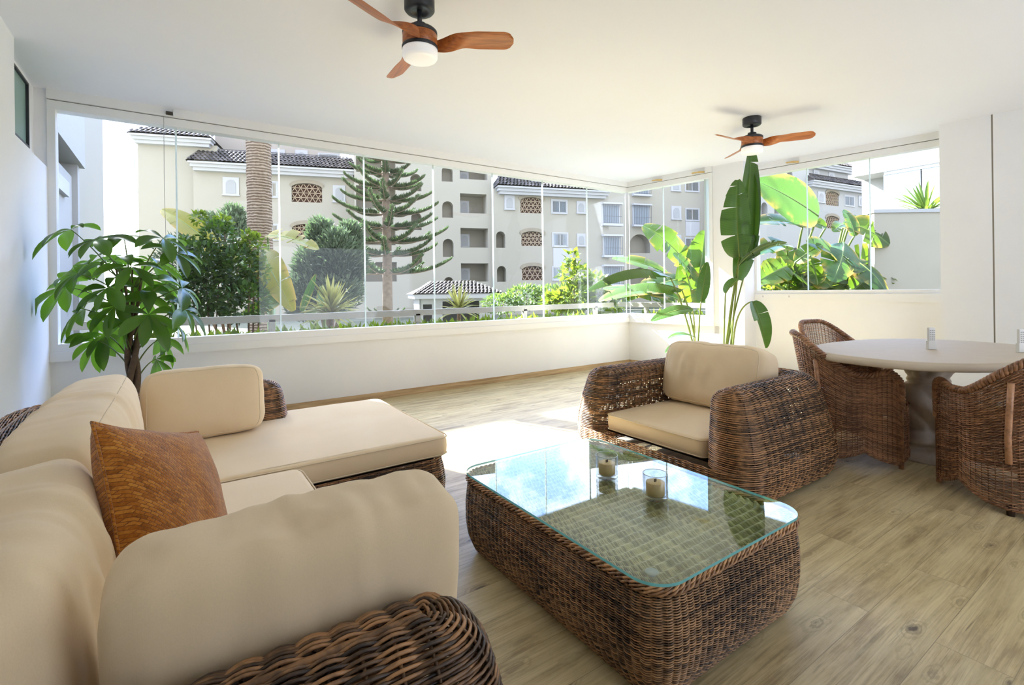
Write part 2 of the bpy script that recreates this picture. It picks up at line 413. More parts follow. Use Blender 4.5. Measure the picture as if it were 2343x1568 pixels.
class MB:
    """collects vertices and faces; build() links them as one mesh object"""
    def __init__(s):
        s.V = []; s.Q = []; s.T = []; s.N = []; s.n = 0; s.at = {}; s.mi = {'Q': [], 'T': [], 'N': []}
    def add(s, v, q=None, t=None, n=None, mat=0, **att):
        v = np.asarray(v, float).reshape(-1, 3)
        s.V.append(v)
        for kind, f in (('Q', q), ('T', t)):
            if f is not None and len(f):
                f = np.asarray(f, np.int64) + s.n
                getattr(s, kind).append(f); s.mi[kind].append(np.full(len(f), mat))
        if n:
            for f in n: s.N.append([i + s.n for i in f]); s.mi['N'].append(mat)
        for k in set(att) | set(s.at):
            if k not in s.at: s.at[k] = [np.zeros(s.n)] if s.n else []
            val = att.get(k, 0.0)
            s.at[k].append(np.broadcast_to(np.asarray(val, float), (len(v),)))
        s.n += len(v)
    def build(s, name, mat, parent=None, smooth=True, loc=None):
        me = bpy.data.meshes.new(name)
        V = np.concatenate(s.V) if s.V else np.zeros((0, 3))
        Q = np.concatenate(s.Q) if s.Q else np.zeros((0, 4), np.int64)
        T = np.concatenate(s.T) if s.T else np.zeros((0, 3), np.int64)
        loops = np.concatenate([Q.ravel(), T.ravel()] + [np.array(f) for f in s.N]).astype(np.int32)
        cnt = np.concatenate([np.full(len(Q), 4), np.full(len(T), 3), np.array([len(f) for f in s.N], int)]).astype(np.int32)
        st = np.concatenate([[0], np.cumsum(cnt)[:-1]]).astype(np.int32) if len(cnt) else np.zeros(0, np.int32)
        me.vertices.add(len(V)); me.vertices.foreach_set('co', V.astype(np.float32).ravel())
        me.loops.add(len(loops)); me.loops.foreach_set('vertex_index', loops)
        me.polygons.add(len(cnt)); me.polygons.foreach_set('loop_start', st); me.polygons.foreach_set('loop_total', cnt)
        mats = mat if isinstance(mat, (list, tuple)) else [mat]
        for k in mats: me.materials.append(MATS[k])
        if len(mats) > 1:
            mi = np.concatenate([np.concatenate(s.mi[k]) if k != 'N' and s.mi[k] else np.array(s.mi[k]) for k in ('Q', 'T', 'N')]).astype(np.int32)
            me.polygons.foreach_set('material_index', mi)
        me.polygons.foreach_set('use_smooth', np.full(len(cnt), smooth))
        for k, a in s.at.items():
            A = me.attributes.new(k, 'FLOAT', 'POINT'); A.data.foreach_set('value', np.concatenate(a).astype(np.float32))
        me.update(calc_edges=True); me.validate()
        o = bpy.data.objects.new(name, me); COL.objects.link(o)
        if parent: o.parent = parent
        if loc is not None: o.location = loc
        return o
    # ---- shapes
    def box(s, lo, hi, mat=0, R=None, **att):
        lo = np.array(lo, float); hi = np.array(hi, float)
        v = np.array([[x, y, z] for x in (lo[0], hi[0]) for y in (lo[1], hi[1]) for z in (lo[2], hi[2])])
        if R is not None: v = v @ np.array(R).T
        s.add(v, [[0, 1, 3, 2], [4, 6, 7, 5], [0, 4, 5, 1], [2, 3, 7, 6], [0, 2, 6, 4], [1, 5, 7, 3]], mat=mat, **att)
    def bar(s, a, b, w, h, mat=0, up=(0, 0, 1), **att):
        """rectangular bar from a to b"""
        a = np.array(a, float); b = np.array(b, float); t = b - a; L = np.linalg.norm(t); t /= L
        sd = np.cross(t, up)
        if np.linalg.norm(sd) < 1e-5: sd = np.cross(t, (1, 0, 0))
        sd /= np.linalg.norm(sd); u = np.cross(sd, t)
        v = np.array([p + sd * x * w / 2 + u * y * h / 2 for p in (a, b) for x in (-1, 1) for y in (-1, 1)])
        s.add(v, [[0, 1, 3, 2], [4, 6, 7, 5], [0, 4, 5, 1], [2, 3, 7, 6], [0, 2, 6, 4], [1, 5, 7, 3]], mat=mat, **att)
    def rbox(s, lo, hi, r, mat=0, seg=3):
        """box with rounded edges"""
        lo = np.array(lo, float); hi = np.array(hi, float); c = (lo + hi) / 2; h = (hi - lo) / 2
        r = min(r, h.min() * .999); n = 2 * seg + 1
        P, Q = cgrid(n); idx = np.round((P + 1) / 2 * n).astype(int)
        V = np.where(idx <= seg, -h + r * idx / seg, h - r * (n - idx) / seg)
        core = np.clip(V, -(h - r), h - r); d = V - core
        V = core + d / np.maximum(np.linalg.norm(d, axis=1, keepdims=True), 1e-9) * r
        s.add(V + c, Q, mat=mat)
    def tube(s, path, rad, sides=8, closed=False, cap=True, mat=0, flat=1.0, **att):
        P = np.asarray(path, float); n = len(P)
        if closed: T = np.roll(P, -1, 0) - np.roll(P, 1, 0)
        else: T = np.gradient(P, axis=0)
        T /= np.maximum(np.linalg.norm(T, axis=1, keepdims=True), 1e-9)
        ref = np.array([0, 0, 1.0]) if abs(T[0][2]) < 0.9 else np.array([1.0, 0, 0])
        N = np.zeros_like(P); nrm = np.cross(T[0], ref); nrm /= np.linalg.norm(nrm)
        for i in range(n):
            nrm = nrm - T[i] * (nrm @ T[i]); nrm /= max(np.linalg.norm(nrm), 1e-9); N[i] = nrm
        B = np.cross(T, N)
        R = np.broadcast_to(np.asarray(rad, float), (n,))
        a = np.arange(sides) * 2 * PI / sides
        v = P[:, None, :] + R[:, None, None] * (np.cos(a)[None, :, None] * N[:, None, :] + flat * np.sin(a)[None, :, None] * B[:, None, :])
        q = strip_quads(n, sides, closed)
        nn = [list(range(sides))[::-1], [(n - 1) * sides + k for k in range(sides)]] if (cap and not closed) else None
        at = {k: (np.repeat(np.asarray(x, float), sides) if np.ndim(x) else x) for k, x in att.items()}
        s.add(v.reshape(-1, 3), q, n=nn, mat=mat, **at)
    def lathe(s, prof, seg=32, c=(0, 0, 0), mat=0, sx=1.0, sy=1.0, cap=False):
        P = np.asarray(prof, float); a = np.arange(seg) * 2 * PI / seg
        v = np.stack([np.outer(P[:, 0], np.cos(a)) * sx + c[0], np.outer(P[:, 0], np.sin(a)) * sy + c[1], np.repeat(P[:, 1:2], seg, 1) + c[2]], -1)
        nn = [list(range(seg)), [(len(P) - 1) * seg + k for k in range(seg)][::-1]] if cap else None
        s.add(v.reshape(-1, 3), strip_quads(len(P), seg, False)[:, ::-1], n=nn, mat=mat)
    def prism(s, poly, z0, z1, mat=0, side_mat=None):
        P = np.asarray(poly, float); n = len(P)
        v = np.concatenate([np.c_[P, np.full(n, z0)], np.c_[P, np.full(n, z1)]])
        q = [[i, (i + 1) % n, n + (i + 1) % n, n + i] for i in range(n)]
        s.add(v, n=[list(range(n))[::-1], [n + i for i in range(n)]], mat=mat)
        s.add(v, q, mat=mat if side_mat is None else side_mat)
    def grid(s, G, mat=0, closed=False, **att):
        G = np.asarray(G, float); a, b = G.shape[:2]
        q = strip_quads(a, b, False) if closed else grid_quads(a, b)
        s.add(G.reshape(-1, 3), q, mat=mat, **{k: (np.asarray(x).reshape(-1) if np.ndim(x) else x) for k, x in att.items()})

def grid_quads(a, b):
    i, j = np.meshgrid(np.arange(a - 1), np.arange(b - 1), indexing='ij'); k = (i * b + j).ravel()
    return np.stack([k, k + 1, k + b + 1, k + b], 1)
def strip_quads(n, sides, closed):
    r = n if closed else n - 1
    i, j = np.meshgrid(np.arange(r), np.arange(sides), indexing='ij'); i = i.ravel(); j = j.ravel()
    i2 = (i + 1) % n; j2 = (j + 1) % sides
    return np.stack([i * sides + j, i * sides + j2, i2 * sides + j2, i2 * sides + j], 1)
def cube_grid(n):
    """surface of the cube [-1,1]^3 as a welded grid, n cells per edge"""
    idx = {}; P = []; Q = []
    def vid(a):
        if a not in idx: idx[a] = len(P); P.append([x / n * 2 - 1 for x in a])
        return idx[a]
    for ax in range(3):
        for sd in (0, n):
            for i in range(n):
                for j in range(n):
                    f = []
                    for di, dj in ((0, 0), (1, 0), (1, 1), (0, 1)):
                        a = [0, 0, 0]; a[ax] = sd; a[(ax + 1) % 3] = i + di; a[(ax + 2) % 3] = j + dj
                        f.append(vid(tuple(a)))
                    Q.append(f if sd else f[::-1])
    return np.array(P), np.array(Q)
_CG = {}
def cgrid(n):
    if n not in _CG: _CG[n] = cube_grid(n)
    return _CG[n]

def resample(P, n, closed=True):
    P = np.asarray(P, float)
    if closed: P = np.vstack([P, P[:1]])
    d = np.r_[0, np.cumsum(np.linalg.norm(np.diff(P, axis=0), axis=1))]
    t = np.linspace(0, d[-1], n, endpoint=not closed)
    return np.stack([np.interp(t, d, P[:, k]) for k in range(P.shape[1])], 1)
def round_poly(pts, rad, seg=10):
    """closed polygon (counter-clockwise) with rounded corners"""
    P = [np.array(p, float) for p in pts]; n = len(P); out = []
    R = rad if isinstance(rad, (list, tuple)) else [rad] * n
    for i in range(n):
        a, b, c = P[i - 1], P[i], P[(i + 1) % n]; r = R[i]
        u = (a - b) / np.linalg.norm(a - b); w = (c - b) / np.linalg.norm(c - b)
        ang = math.acos(max(-1, min(1, u @ w))); d = r / math.tan(ang / 2)
        p0, p1 = b + u * d, b + w * d
        ctr = b + (u + w) / np.linalg.norm(u + w) * (r / math.sin(ang / 2))
        a0 = math.atan2(*(p0 - ctr)[::-1]); a1 = math.atan2(*(p1 - ctr)[::-1])
        da = (a1 - a0 + PI) % (2 * PI) - PI
        out += [ctr + r * np.array([math.cos(a0 + da * k / seg), math.sin(a0 + da * k / seg)]) for k in range(seg + 1)]
    return np.array(out)
def offset_poly(P, d):
    T = np.roll(P, -1, 0) - np.roll(P, 1, 0); T /= np.linalg.norm(T, axis=1, keepdims=True)
    return P + np.stack([T[:, 1], -T[:, 0]], 1) * d          # outward for counter-clockwise polygons

def weave(mb, P, spt, amp, r, closed=True, sides=5, phase=0, jitter=0.10, stakes=None, tint=(0, 1), alt=True):
    """strands along the rows of P (rows, n, 3): over one stake, under the next"""
    R, n, _ = P.shape
    if closed: dU = np.roll(P, -1, 1) - np.roll(P, 1, 1)
    else: dU = np.gradient(P, axis=1)
    dV = np.gradient(P, axis=0)
    N = np.cross(dU, dV); N /= np.maximum(np.linalg.norm(N, axis=2, keepdims=True), 1e-9)
    T = dU / np.maximum(np.linalg.norm(dU, axis=2, keepdims=True), 1e-9)
    B = np.cross(T, N)
    i = np.arange(n)[None, :]; j = np.arange(R)[:, None]
    off = amp * np.sin(PI * (i / spt + ((j + phase) if alt else 0 * j)))
    C = P + N * off[..., None]
    C = C + B * (rng.normal(0, r * jitter, (R, 1, 1)) + rng.normal(0, r * jitter * .5, (R, n, 1)))
    a = np.arange(sides) * 2 * PI / sides + 0.3
    rr = r * (1 + rng.uniform(-.12, .12, (R, 1)))
    v = C[:, :, None, :] + rr[:, :, None, None] * (np.cos(a)[None, None, :, None] * N[:, :, None, :] + np.sin(a)[None, None, :, None] * B[:, :, None, :])
    tv = rng.uniform(tint[0], tint[1], (R, 1)) * 0.65 + 0.35 * np.clip(np.interp(np.arange(n), np.linspace(0, n, max(2, n // (spt * 5)) + 1), rng.uniform(0, 1, max(2, n // (spt * 5)) + 1))[None, :], 0, 1)
    q1 = strip_quads(n, sides, closed)
    q = (q1[None] + (np.arange(R) * n * sides)[:, None, None]).reshape(-1, 4)
    mb.add(v.reshape(-1, 3), q, tint=np.repeat(tv.ravel(), sides))
    if stakes:
        cols = np.arange(spt // 2, n, spt)
        for c in cols:
            mb.tube(P[:, c], stakes, 4, cap=False, tint=float(rng.uniform(0, .5)))
    return N

def braid(mb, path, r, turns, closed=True, strands=3, thick=None, tint=(0.3, 1.0), sides=5):
    """rope of strands twisted round a path"""
    P = np.asarray(path, float); n = len(P)
    T = (np.roll(P, -1, 0) - np.roll(P, 1, 0)) if closed else np.gradient(P, axis=0)
    T /= np.linalg.norm(T, axis=1, keepdims=True)
    up = np.array([0, 0, 1.0]); S = np.cross(T, up); S /= np.maximum(np.linalg.norm(S, axis=1, keepdims=True), 1e-6)
    U = np.cross(S, T)
    a = np.linspace(0, 2 * PI * turns, n, endpoint=not closed)
    for k in range(strands):
        ph = a + 2 * PI * k / strands
        mb.tube(P + r * (np.cos(ph)[:, None] * S + np.sin(ph)[:, None] * U), thick or r * .8, sides, closed, tint=float(rng.uniform(*tint)))

def cushion(name, size, parent=None, k=7.0, puff=0.18, n=26, wr=0.008, wdir=(1, 1, 1), seed=0, mat='canvas', wfreq=6.0, loc=None, piped=True):
    """box cushion: size = full width, depth, height; soft edges, puffed faces, wrinkles and piped seams"""
    h = np.array(size, float) / 2; thin = int(np.argmin(h)); o = [i for i in range(3) if i != thin]
    def surf(P):
        mx = (np.abs(P) ** k).sum(1) ** (1 / k); S = P / mx[:, None]; V = S * h
        fa = (1 - S ** 2).clip(0)
        V[:, thin] *= 1 + puff * (fa[:, o[0]] * fa[:, o[1]]) ** 0.6
        nrm = V / np.maximum(np.linalg.norm(V, axis=1, keepdims=True), 1e-6)
        def nz(v, f, s_): return noise.noise(Vector((v[0] * f * wdir[0] + s_ * 7.3, v[1] * f * wdir[1] - s_, v[2] * f * wdir[2] + s_)))
        d = np.array([nz(v, wfreq, seed) + 0.55 * nz(v, wfreq * 2.3, seed + 3) - 0.5 * abs(nz(v, wfreq * 1.5, seed + 9)) for v in V])
        return V + nrm * (d * wr)[:, None]
    P, Q = cgrid(n)
    b = MB(); b.add(surf(P), Q)
    ob = b.build(name, mat, parent, True, loc)
    if not piped: return ob
    sb = MB()
    for sgn in (-1, 1):
        loop = []
        for (a0, a1) in (((-1, -1), (1, -1)), ((1, -1), (1, 1)), ((1, 1), (-1, 1)), ((-1, 1), (-1, -1))):
            for w in np.linspace(0, 1, 27)[:-1]:
                q = np.zeros(3); q[thin] = sgn * 0.95
                q[o[0]] = a0[0] + (a1[0] - a0[0]) * w; q[o[1]] = a0[1] + (a1[1] - a0[1]) * w
                loop.append(q)
        L = surf(np.array(loop)); sb.tube(L * (1 + .0002 / np.maximum(np.linalg.norm(L, axis=1, keepdims=True), .05)), 0.0022, 5, True)
    sb.build('piping', 'canvas_seam', ob)
    return ob

# ================================================================== THE ROOM
CEIL = 2.854
YA = 5.36                                    # inner face of the long window wall
XL = -0.842                                  # left wall
CB = np.array([5.88, 5.36])                  # far corner
DB = np.array([0.1678, -0.9858])             # direction of the right-hand walls, coming towards the camera
NB = np.array([0.9858, 0.1678])              # pointing out of the room
C0 = np.array([6.553, 3.683])                # start of the right-hand window
def onB(s, out=0.0): return CB + DB * s + NB * out
def onC(s, out=0.0): return C0 + DB * s + NB * out
SB = float((C0 - CB) @ DB)                   # where the pier ends along wall B
OFFC = float((C0 - CB) @ NB)
TH = 0.22

def struct(mb, name, mat, parent=None, smooth=False):
    o = mb.build(name, mat, parent, smooth)
    if parent is None: o['kind'] = 'structure'
    return o
def slab(mb, a, b, out, z0, z1, mat=0):
    """wall piece along a->b (plan points), thickness towards 'out'"""
    a = np.array(a, float); b = np.array(b, float); o = np.array(out, float)
    P = [a, b, b + o, a + o]
    ar = sum(P[i][0] * P[(i + 1) % 4][1] - P[(i + 1) % 4][0] * P[i][1] for i in range(4))
    if ar < 0: P = P[::-1]
    mb.prism(P, z0, z1, mat)

# floor and ceiling follow the room's outline
pC_end = onC(4.6)
room = [(XL, YA + .2), tuple(CB + [0.02, .2]), tuple(onB(SB, .1)), tuple(C0 + NB * .1), tuple(onC(4.6, .1)), (XL - .0, tuple(onC(4.6))[1] - 1.2)]
rf = [(XL - .2, YA + .2), (XL - .2, -2.2), (7.3, -2.2), tuple(onC(4.2, .22)), tuple(C0 + NB * .22), tuple(onB(SB, .22)), tuple(onB(-0.25, .22))]
b = MB(); b.prism(rf, -0.12, 0.0); struct(b, 'floor', 'oak_floor')
rc = [(XL - .5, YA + .22), (XL - .5, -3.0), (7.6, -3.0), tuple(onC(4.6, .5)), tuple(C0 + NB * .24), tuple(onB(SB, .24)), tuple(onB(-0.22, .24))]
b = MB(); b.prism(rc, CEIL, CEIL + .3); struct(b, 'ceiling', 'ceiling_paint')

# far wall under the long window
b = MB(); slab(b, (XL, YA), (CB[0] + .03, YA), (0, TH), 0, 0.662)
struct(b, 'wall_back', 'wall_paint')
# right wall: below the short window, pier, below the right window, above it
b = MB()
slab(b, onB(0), onB(SB - .34 * 1.0), NB * TH, 0, 0.662)
slab(b, onB(1.36), onB(SB), NB * (OFFC + .2), 0, CEIL)
slab(b, onC(0), onC(1.95), NB * TH, 0, 1.0)
struct(b, 'wall_right', 'wall_paint')
# deep pier / panelled cupboard end that closes the right window
b = MB()
q0 = np.array([6.553, 1.704])
def onQ(s, out=0.0): return q0 + DB * s + NB * out
slab(b, onQ(0), onQ(0.388), NB * .7, 0, CEIL)
slab(b, onQ(0.400), onQ(4.0), NB * .7, 0, CEIL)
slab(b, onQ(0.380), onQ(0.410), NB * .6, 0, CEIL) if False else None
struct(b, 'wall_pier', 'pier_paint')
b = MB(); slab(b, onQ(0.386, .004), onQ(0.402, .004), NB * .05, 0, CEIL)
struct(b, 'trim_1', 'stucco_beige')

# unseen wall added behind the camera, its opening sized for rear light
b = MB(); b.box((XL, -2.2, 0), (1.6, -2.0, CEIL)); b.box((5.4, -2.2, 0), (7.3, -2.0, CEIL)); b.box((1.6, -2.2, 2.3), (5.4, -2.0, CEIL)); struct(b, 'wall_front', 'wall_paint')
# left wall with a clerestory niche
b = MB()
b.box((XL - .30, -2.2, 0), (XL, YA + TH, 2.225))
b.box((XL - .30, -2.2, 2.225), (XL, 4.39, CEIL))
b.box((XL - .30, 4.39, 2.225), (XL - .08, YA + TH, 2.33))
b.box((XL - .30, 5.215, 2.33), (XL - .08, YA + TH, CEIL))
b.box((XL - .30, 4.39, 2.83), (XL - .08, 5.215, CEIL))
b.box((XL - .08, YA, 2.225), (XL, YA + TH, CEIL))
struct(b, 'wall_left', 'wall_paint')
b = MB()
b.box((XL - .13, 4.39, 2.33), (XL - .078, 5.215, 2.345)); b.box((XL - .13, 4.39, 2.815), (XL - .078, 5.215, 2.83))
b.box((XL - .13, 5.195, 2.33), (XL - .078, 5.215, 2.83)); b.box((XL - .13, 4.39, 2.33), (XL - .078, 4.41, 2.83))
w4 = struct(b, 'window_4', 'black_metal')
b = MB(); b.box((XL - .105, 4.405, 2.34), (XL - .095, 5.2, 2.82)); b.build('frosted_pane', 'frosted_glass', w4, False)
# baseboards
b = MB(); slab(b, (XL, YA - .012), (CB[0] - .012, YA - .012), (0, .012), 0, 0.071); struct(b, 'baseboard_back', 'oak_baseboard')
b = MB(); slab(b, onB(0.0, -.012), onB(SB, -.012), NB * .012, 0, 0.071); slab(b, onC(0.0, -.012), onC(1.9, -.012), NB * .012, 0, 0.071)
struct(b, 'baseboard_right', 'oak_baseboard')

# ---- frameless sliding glass panes in white rails
def glazing(name, a, b_, inn, joints, z_sill0, z_sill1, glass0, left_jamb, right_jamb, ext=0.0):
    """a, b_ = plan ends on the inner wall face; inn = unit vector into the room"""
    a = np.array(a, float); b_ = np.array(b_, float); d = (b_ - a); L = np.linalg.norm(d); d /= L; inn = np.array(inn, float)
    f = MB()
    slab(f, a - inn * TH, b_ - inn * TH, inn * (TH + .035), z_sill0, z_sill1 - .03)          # sill block
    slab(f, a - inn * .10, b_ - inn * .10, inn * .12, z_sill1 - .03, glass0)                # bottom rail
    slab(f, a - inn * .10, b_ - inn * .10, inn * .115, 2.70, 2.771)                          # top rail
    slab(f, a - inn * .12, b_ - inn * .12, inn * .155, 2.777, CEIL)                          # head track
    for s, w in ((0, left_jamb), (L, -right_jamb)):
        if w: slab(f, a + d * s - inn * .10, a + d * (s + w) - inn * .10, inn * .118, glass0, 2.70)
    fr = struct(f, name, 'white_frame')
    g = MB()
    slab(g, a - inn * .10, b_ - inn * .10, inn * .105, 2.770, 2.778)
    slab(g, a - inn * .02, b_ - inn * .02, inn * .0215, z_sill1 - .031, z_sill1 - .028)
    g.build('shadow_gap', 'dark_gap', fr, False)
    js = [left_jamb] + list(joints) + [L - right_jamb]
    for s0, s1 in zip(js[:-1], js[1:]):
        p = MB(); e = .004
        A = a + d * (s0 + e); B = a + d * (s1 - e)
        P = [A - inn * .045, B - inn * .045, B - inn * .035, A - inn * .035]
        ar = sum(P[i][0] * P[(i + 1) % 4][1] - P[(i + 1) % 4][0] * P[i][1] for i in range(4))
        if ar < 0: P = P[::-1]
        v = [(q[0], q[1], z) for z in (glass0 - .01, 2.71) for q in P]
        big = []; small = []
        for i in range(4):
            k = (i + 1) % 4
            (big if np.linalg.norm(P[k] - P[i]) > .1 else small).append([i, k, 4 + k, 4 + i])
        p.add(v, big, mat=0); p.add(v, small + [[3, 2, 1, 0], [4, 5, 6, 7]], mat=1)
        p.build('glass_pane', ['pane_glass', 'pane_edge'], fr, False)
    # slim clear strips that cover the joints
    for s in joints:
        p = MB(); A = a + d * s
        slab(p, A - d * .007 - inn * .030, A + d * .007 - inn * .030, inn * .004, glass0, 2.70)
        p.build('joint_strip', 'pane_edge', fr, False)
    return fr, a, d, inn
winA = glazing('window_1', (XL, YA), (CB[0], YA), (0, -1), [x - XL for x in (0.012, 0.864, 1.722, 2.557, 3.396, 4.212, 5.048)], 0.662, 0.766, 0.80, 0.05, 0.0)
winB = glazing('window_2', onB(0), onB(1.36), -NB, [0.60, 1.235], 0.662, 0.766, 0.80, 0.0, 0.035)
winC = glazing('window_3', onC(0), onC(1.95), -NB, [0.635, 1.295], 1.0, 1.125, 1.14, 0.03, 0.0)
# pale curtain of tape on the jamb beside the short window and the grey stacked pane edge
b = MB(); slab(b, onB(1.225, .04), onB(1.245, .04), NB * .03, .79, 2.74); b.build('stacked_pane_edge', 'shutter_grey', winB[0], False)
b = MB(); slab(b, onB(1.31, -.012), onB(1.36, -.012), NB * .02, .80, 2.70); b.build('jamb_cover', 'white_frame', winB[0], False)
# brass latches on the head tracks
def latch(fr, p, d, inn, z, L=.10):
    b = MB(); p = np.array([*p, z]); d = np.array([*d, 0]); i3 = np.array([*inn, 0])
    b.bar(p - d * L * .9 + i3 * .055, p + d * L * .1 + i3 * .05, .012, .016)
    b.bar(p - d * .02 + i3 * .045, p + d * .065 + i3 * .045 - np.array([0, 0, .012]), .03, .022)
    b.box(p + i3 * .03 - .012, p + i3 * .05 + .012)
    b.build('latch', 'brass', fr, False)
latch(winB[0], onB(0.56), DB, -NB, 2.80); latch(winB[0], onB(1.2), DB, -NB, 2.80, .12); latch(winC[0], onC(0.50), DB, -NB, 2.80, .09)
b = MB(); b.box((-.06, YA - .06, 2.79), (-.01, YA - .03, 2.815), mat=1); b.box((-.005, YA - .06, 2.785), (.07, YA - .028, 2.82), mat=0)
b.build('latch', ['white_frame', 'dark_gap'], winA[0], False)
b = MB(); b.tube([(-.075, YA - .03, 2.78), (-.078, YA - .03, 2.2), (-.07, YA - .032, 1.62)], .0018, 5); b.build('pull_cord', 'shutter_grey', winA[0])
b = MB()
for s in (0.42, 0.10): b.box(np.array([*onC(s, -.022), 1.06]) - .012, np.array([*onC(s, -.022), 1.06]) + .012)
b.build('latch', 'dark_gap', winC[0], False)

# ================================================================== WICKER SEATING
def u_ring(C, w, f, nside, ncap):
    """closed outline round an open centre line: outer side (right of travel) pushed out by f"""
    C = np.asarray(C, float)
    T = np.gradient(C, axis=0); T /= np.linalg.norm(T, axis=1, keepdims=True)
    N = np.stack([T[:, 1], -T[:, 0]], 1)
    outer = resample(C + N * (w + f), nside, False); inner = resample((C - N * w)[::-1], nside, False)
    def capp(c, n, t):
        a = np.linspace(0, PI, ncap + 2)[1:-1]
        ce = np.cos(a); se = np.sin(a)
        ce = np.sign(ce) * np.abs(ce) ** .8; se = se ** .8
        return c + n * f / 2 + np.outer(ce, n) * (w + f / 2) + np.outer(se, t) * (w + f * .75)
    return np.vstack([outer, capp(C[-1], N[-1], T[-1]), inner, capp(C[0], -N[0], -T[0]) + 0 if False else (C[0] + N[0] * f / 2 + np.outer(-np.sign(np.cos(np.linspace(0, PI, ncap + 2)[1:-1])) * np.abs(np.cos(np.linspace(0, PI, ncap + 2)[1:-1])) ** .8, N[0]) * (w + f / 2) + np.outer(np.sin(np.linspace(0, PI, ncap + 2)[1:-1]) ** .8, -T[0]) * (w + f * .75))])
def smooth_path(pts, r, step=.03):
    """open polyline with rounded corners"""
    P = [np.array(p, float) for p in pts]; out = [P[0]]
    for i in range(1, len(P) - 1):
        a, b, c = P[i - 1], P[i], P[i + 1]
        u = (a - b) / np.linalg.norm(a - b); w = (c - b) / np.linalg.norm(c - b)
        for t in np.linspace(0, 1, 12):
            out.append((1 - t) ** 2 * (b + u * r) + 2 * t * (1 - t) * b + t * t * (b + w * r))
    out.append(P[-1]); out = np.array(out)
    L = np.linalg.norm(np.diff(out, axis=0), axis=1).sum()
    return resample(out, max(8, int(L / step)), False)
def prof_rows(keys, pitch, zs=None):
    """profile given as (z, half width, flare), resampled at one row per pitch"""
    K = np.array(keys, float)
    pts = np.stack([K[:, 1] + K[:, 2], K[:, 0]], 1)
    L = np.r_[0, np.cumsum(np.linalg.norm(np.diff(pts, axis=0), axis=1))]
    n = max(3, int(round(L[-1] / pitch))); t = np.linspace(0, L[-1], n)
    return np.stack([np.interp(t, L, K[:, k]) for k in range(3)], 1)
def arm_profile(ztop, w, z0=.25, fl=None):
    z_f = fl
    keys = [(z, w, np.interp(z, *z_f)) for z in np.linspace(z0, ztop - w * .8, 10)]
    for a in np.linspace(0.12, PI / 2 - .05, 10):
        z = ztop - w * .8 + w * .8 * math.sin(a)
        keys.append((z, w * math.cos(a) ** .75, np.interp(z, *z_f) * math.cos(a) ** .5))
    return keys
FB = ([0, .05, .13, .20, .262], [.0, .02, .028, .018, .002])
FL = ([0, .05, .14, .28, .42, .55, .62], [.030, .062, .088, .078, .048, .012, .0])

def body_rows(poly, z0, z1, pitch, fl, n):
    rows = prof_rows([(z, 0, np.interp(z, *fl)) for z in np.linspace(z0, z1, 14)], pitch)
    base = resample(poly, n)
    return np.stack([np.c_[offset_poly(base, f), np.full(n, z)] for z, _, f in rows])
def ring_rows(C, keys, pitch, stake, spt, cap=3):
    rows = prof_rows(keys, pitch)
    L = np.linalg.norm(np.diff(C, axis=0), axis=1).sum()
    ns = max(2, int(round(L / stake))) * spt; nc = cap * spt
    return np.stack([np.c_[u_ring(C, w, f, ns, nc), np.full(2 * (ns + nc), z)] for z, w, f in rows])
def close_ridge(mb, C, z, r, tint=.5):
    mb.tube(np.c_[C, np.full(len(C), z)], r, 6, tint=tint)

# ---------------------------------------------------------------- L-shaped sofa
sofa = thing('sectional_sofa', 'L-shaped dark brown wicker sectional sofa along the left wall with low rounded arms', 'sofa', (0, 2.2, 0))
OFF = np.array([0, 2.2, 0])
def rel(P, o): return np.asarray(P, float) - np.asarray(o, float)
poly = round_poly([(-.74, .72), (.46, .72), (.46, 2.50), (1.24, 2.50), (1.24, 3.72), (-.74, 3.72)], [.14, .10, .05, .10, .10, .14], 8)
b = MB(); rows = body_rows(poly, .025, .262, .0056, FB, 4 * 196)
weave(b, rel(rows, OFF), 4, .0056, .0034, stakes=.0035)
b.build('base', 'rattan_dark', sofa)
Cs = smooth_path([(.46, 3.60), (-.63, 3.60), (-.63, .83), (.36, .83)], .22)
b = MB(); rows = ring_rows(Cs, arm_profile(.615, .105, .25, FL), .0056, .052, 4)
weave(b, rel(rows, OFF), 4, .0058, .0034, stakes=.0035)
close_ridge(b, rel(np.c_[Cs, np.zeros(len(Cs))], OFF)[:, :2], .612, .008)
b.build('back_and_arms', 'rattan_dark', sofa)
b = MB(); inner = offset_poly(resample(poly, 200), -.02)
b.add(rel(np.c_[inner, np.full(200, .255)], OFF), n=[list(range(200))]); b.build('seat_deck', 'deck_dark', sofa, False)

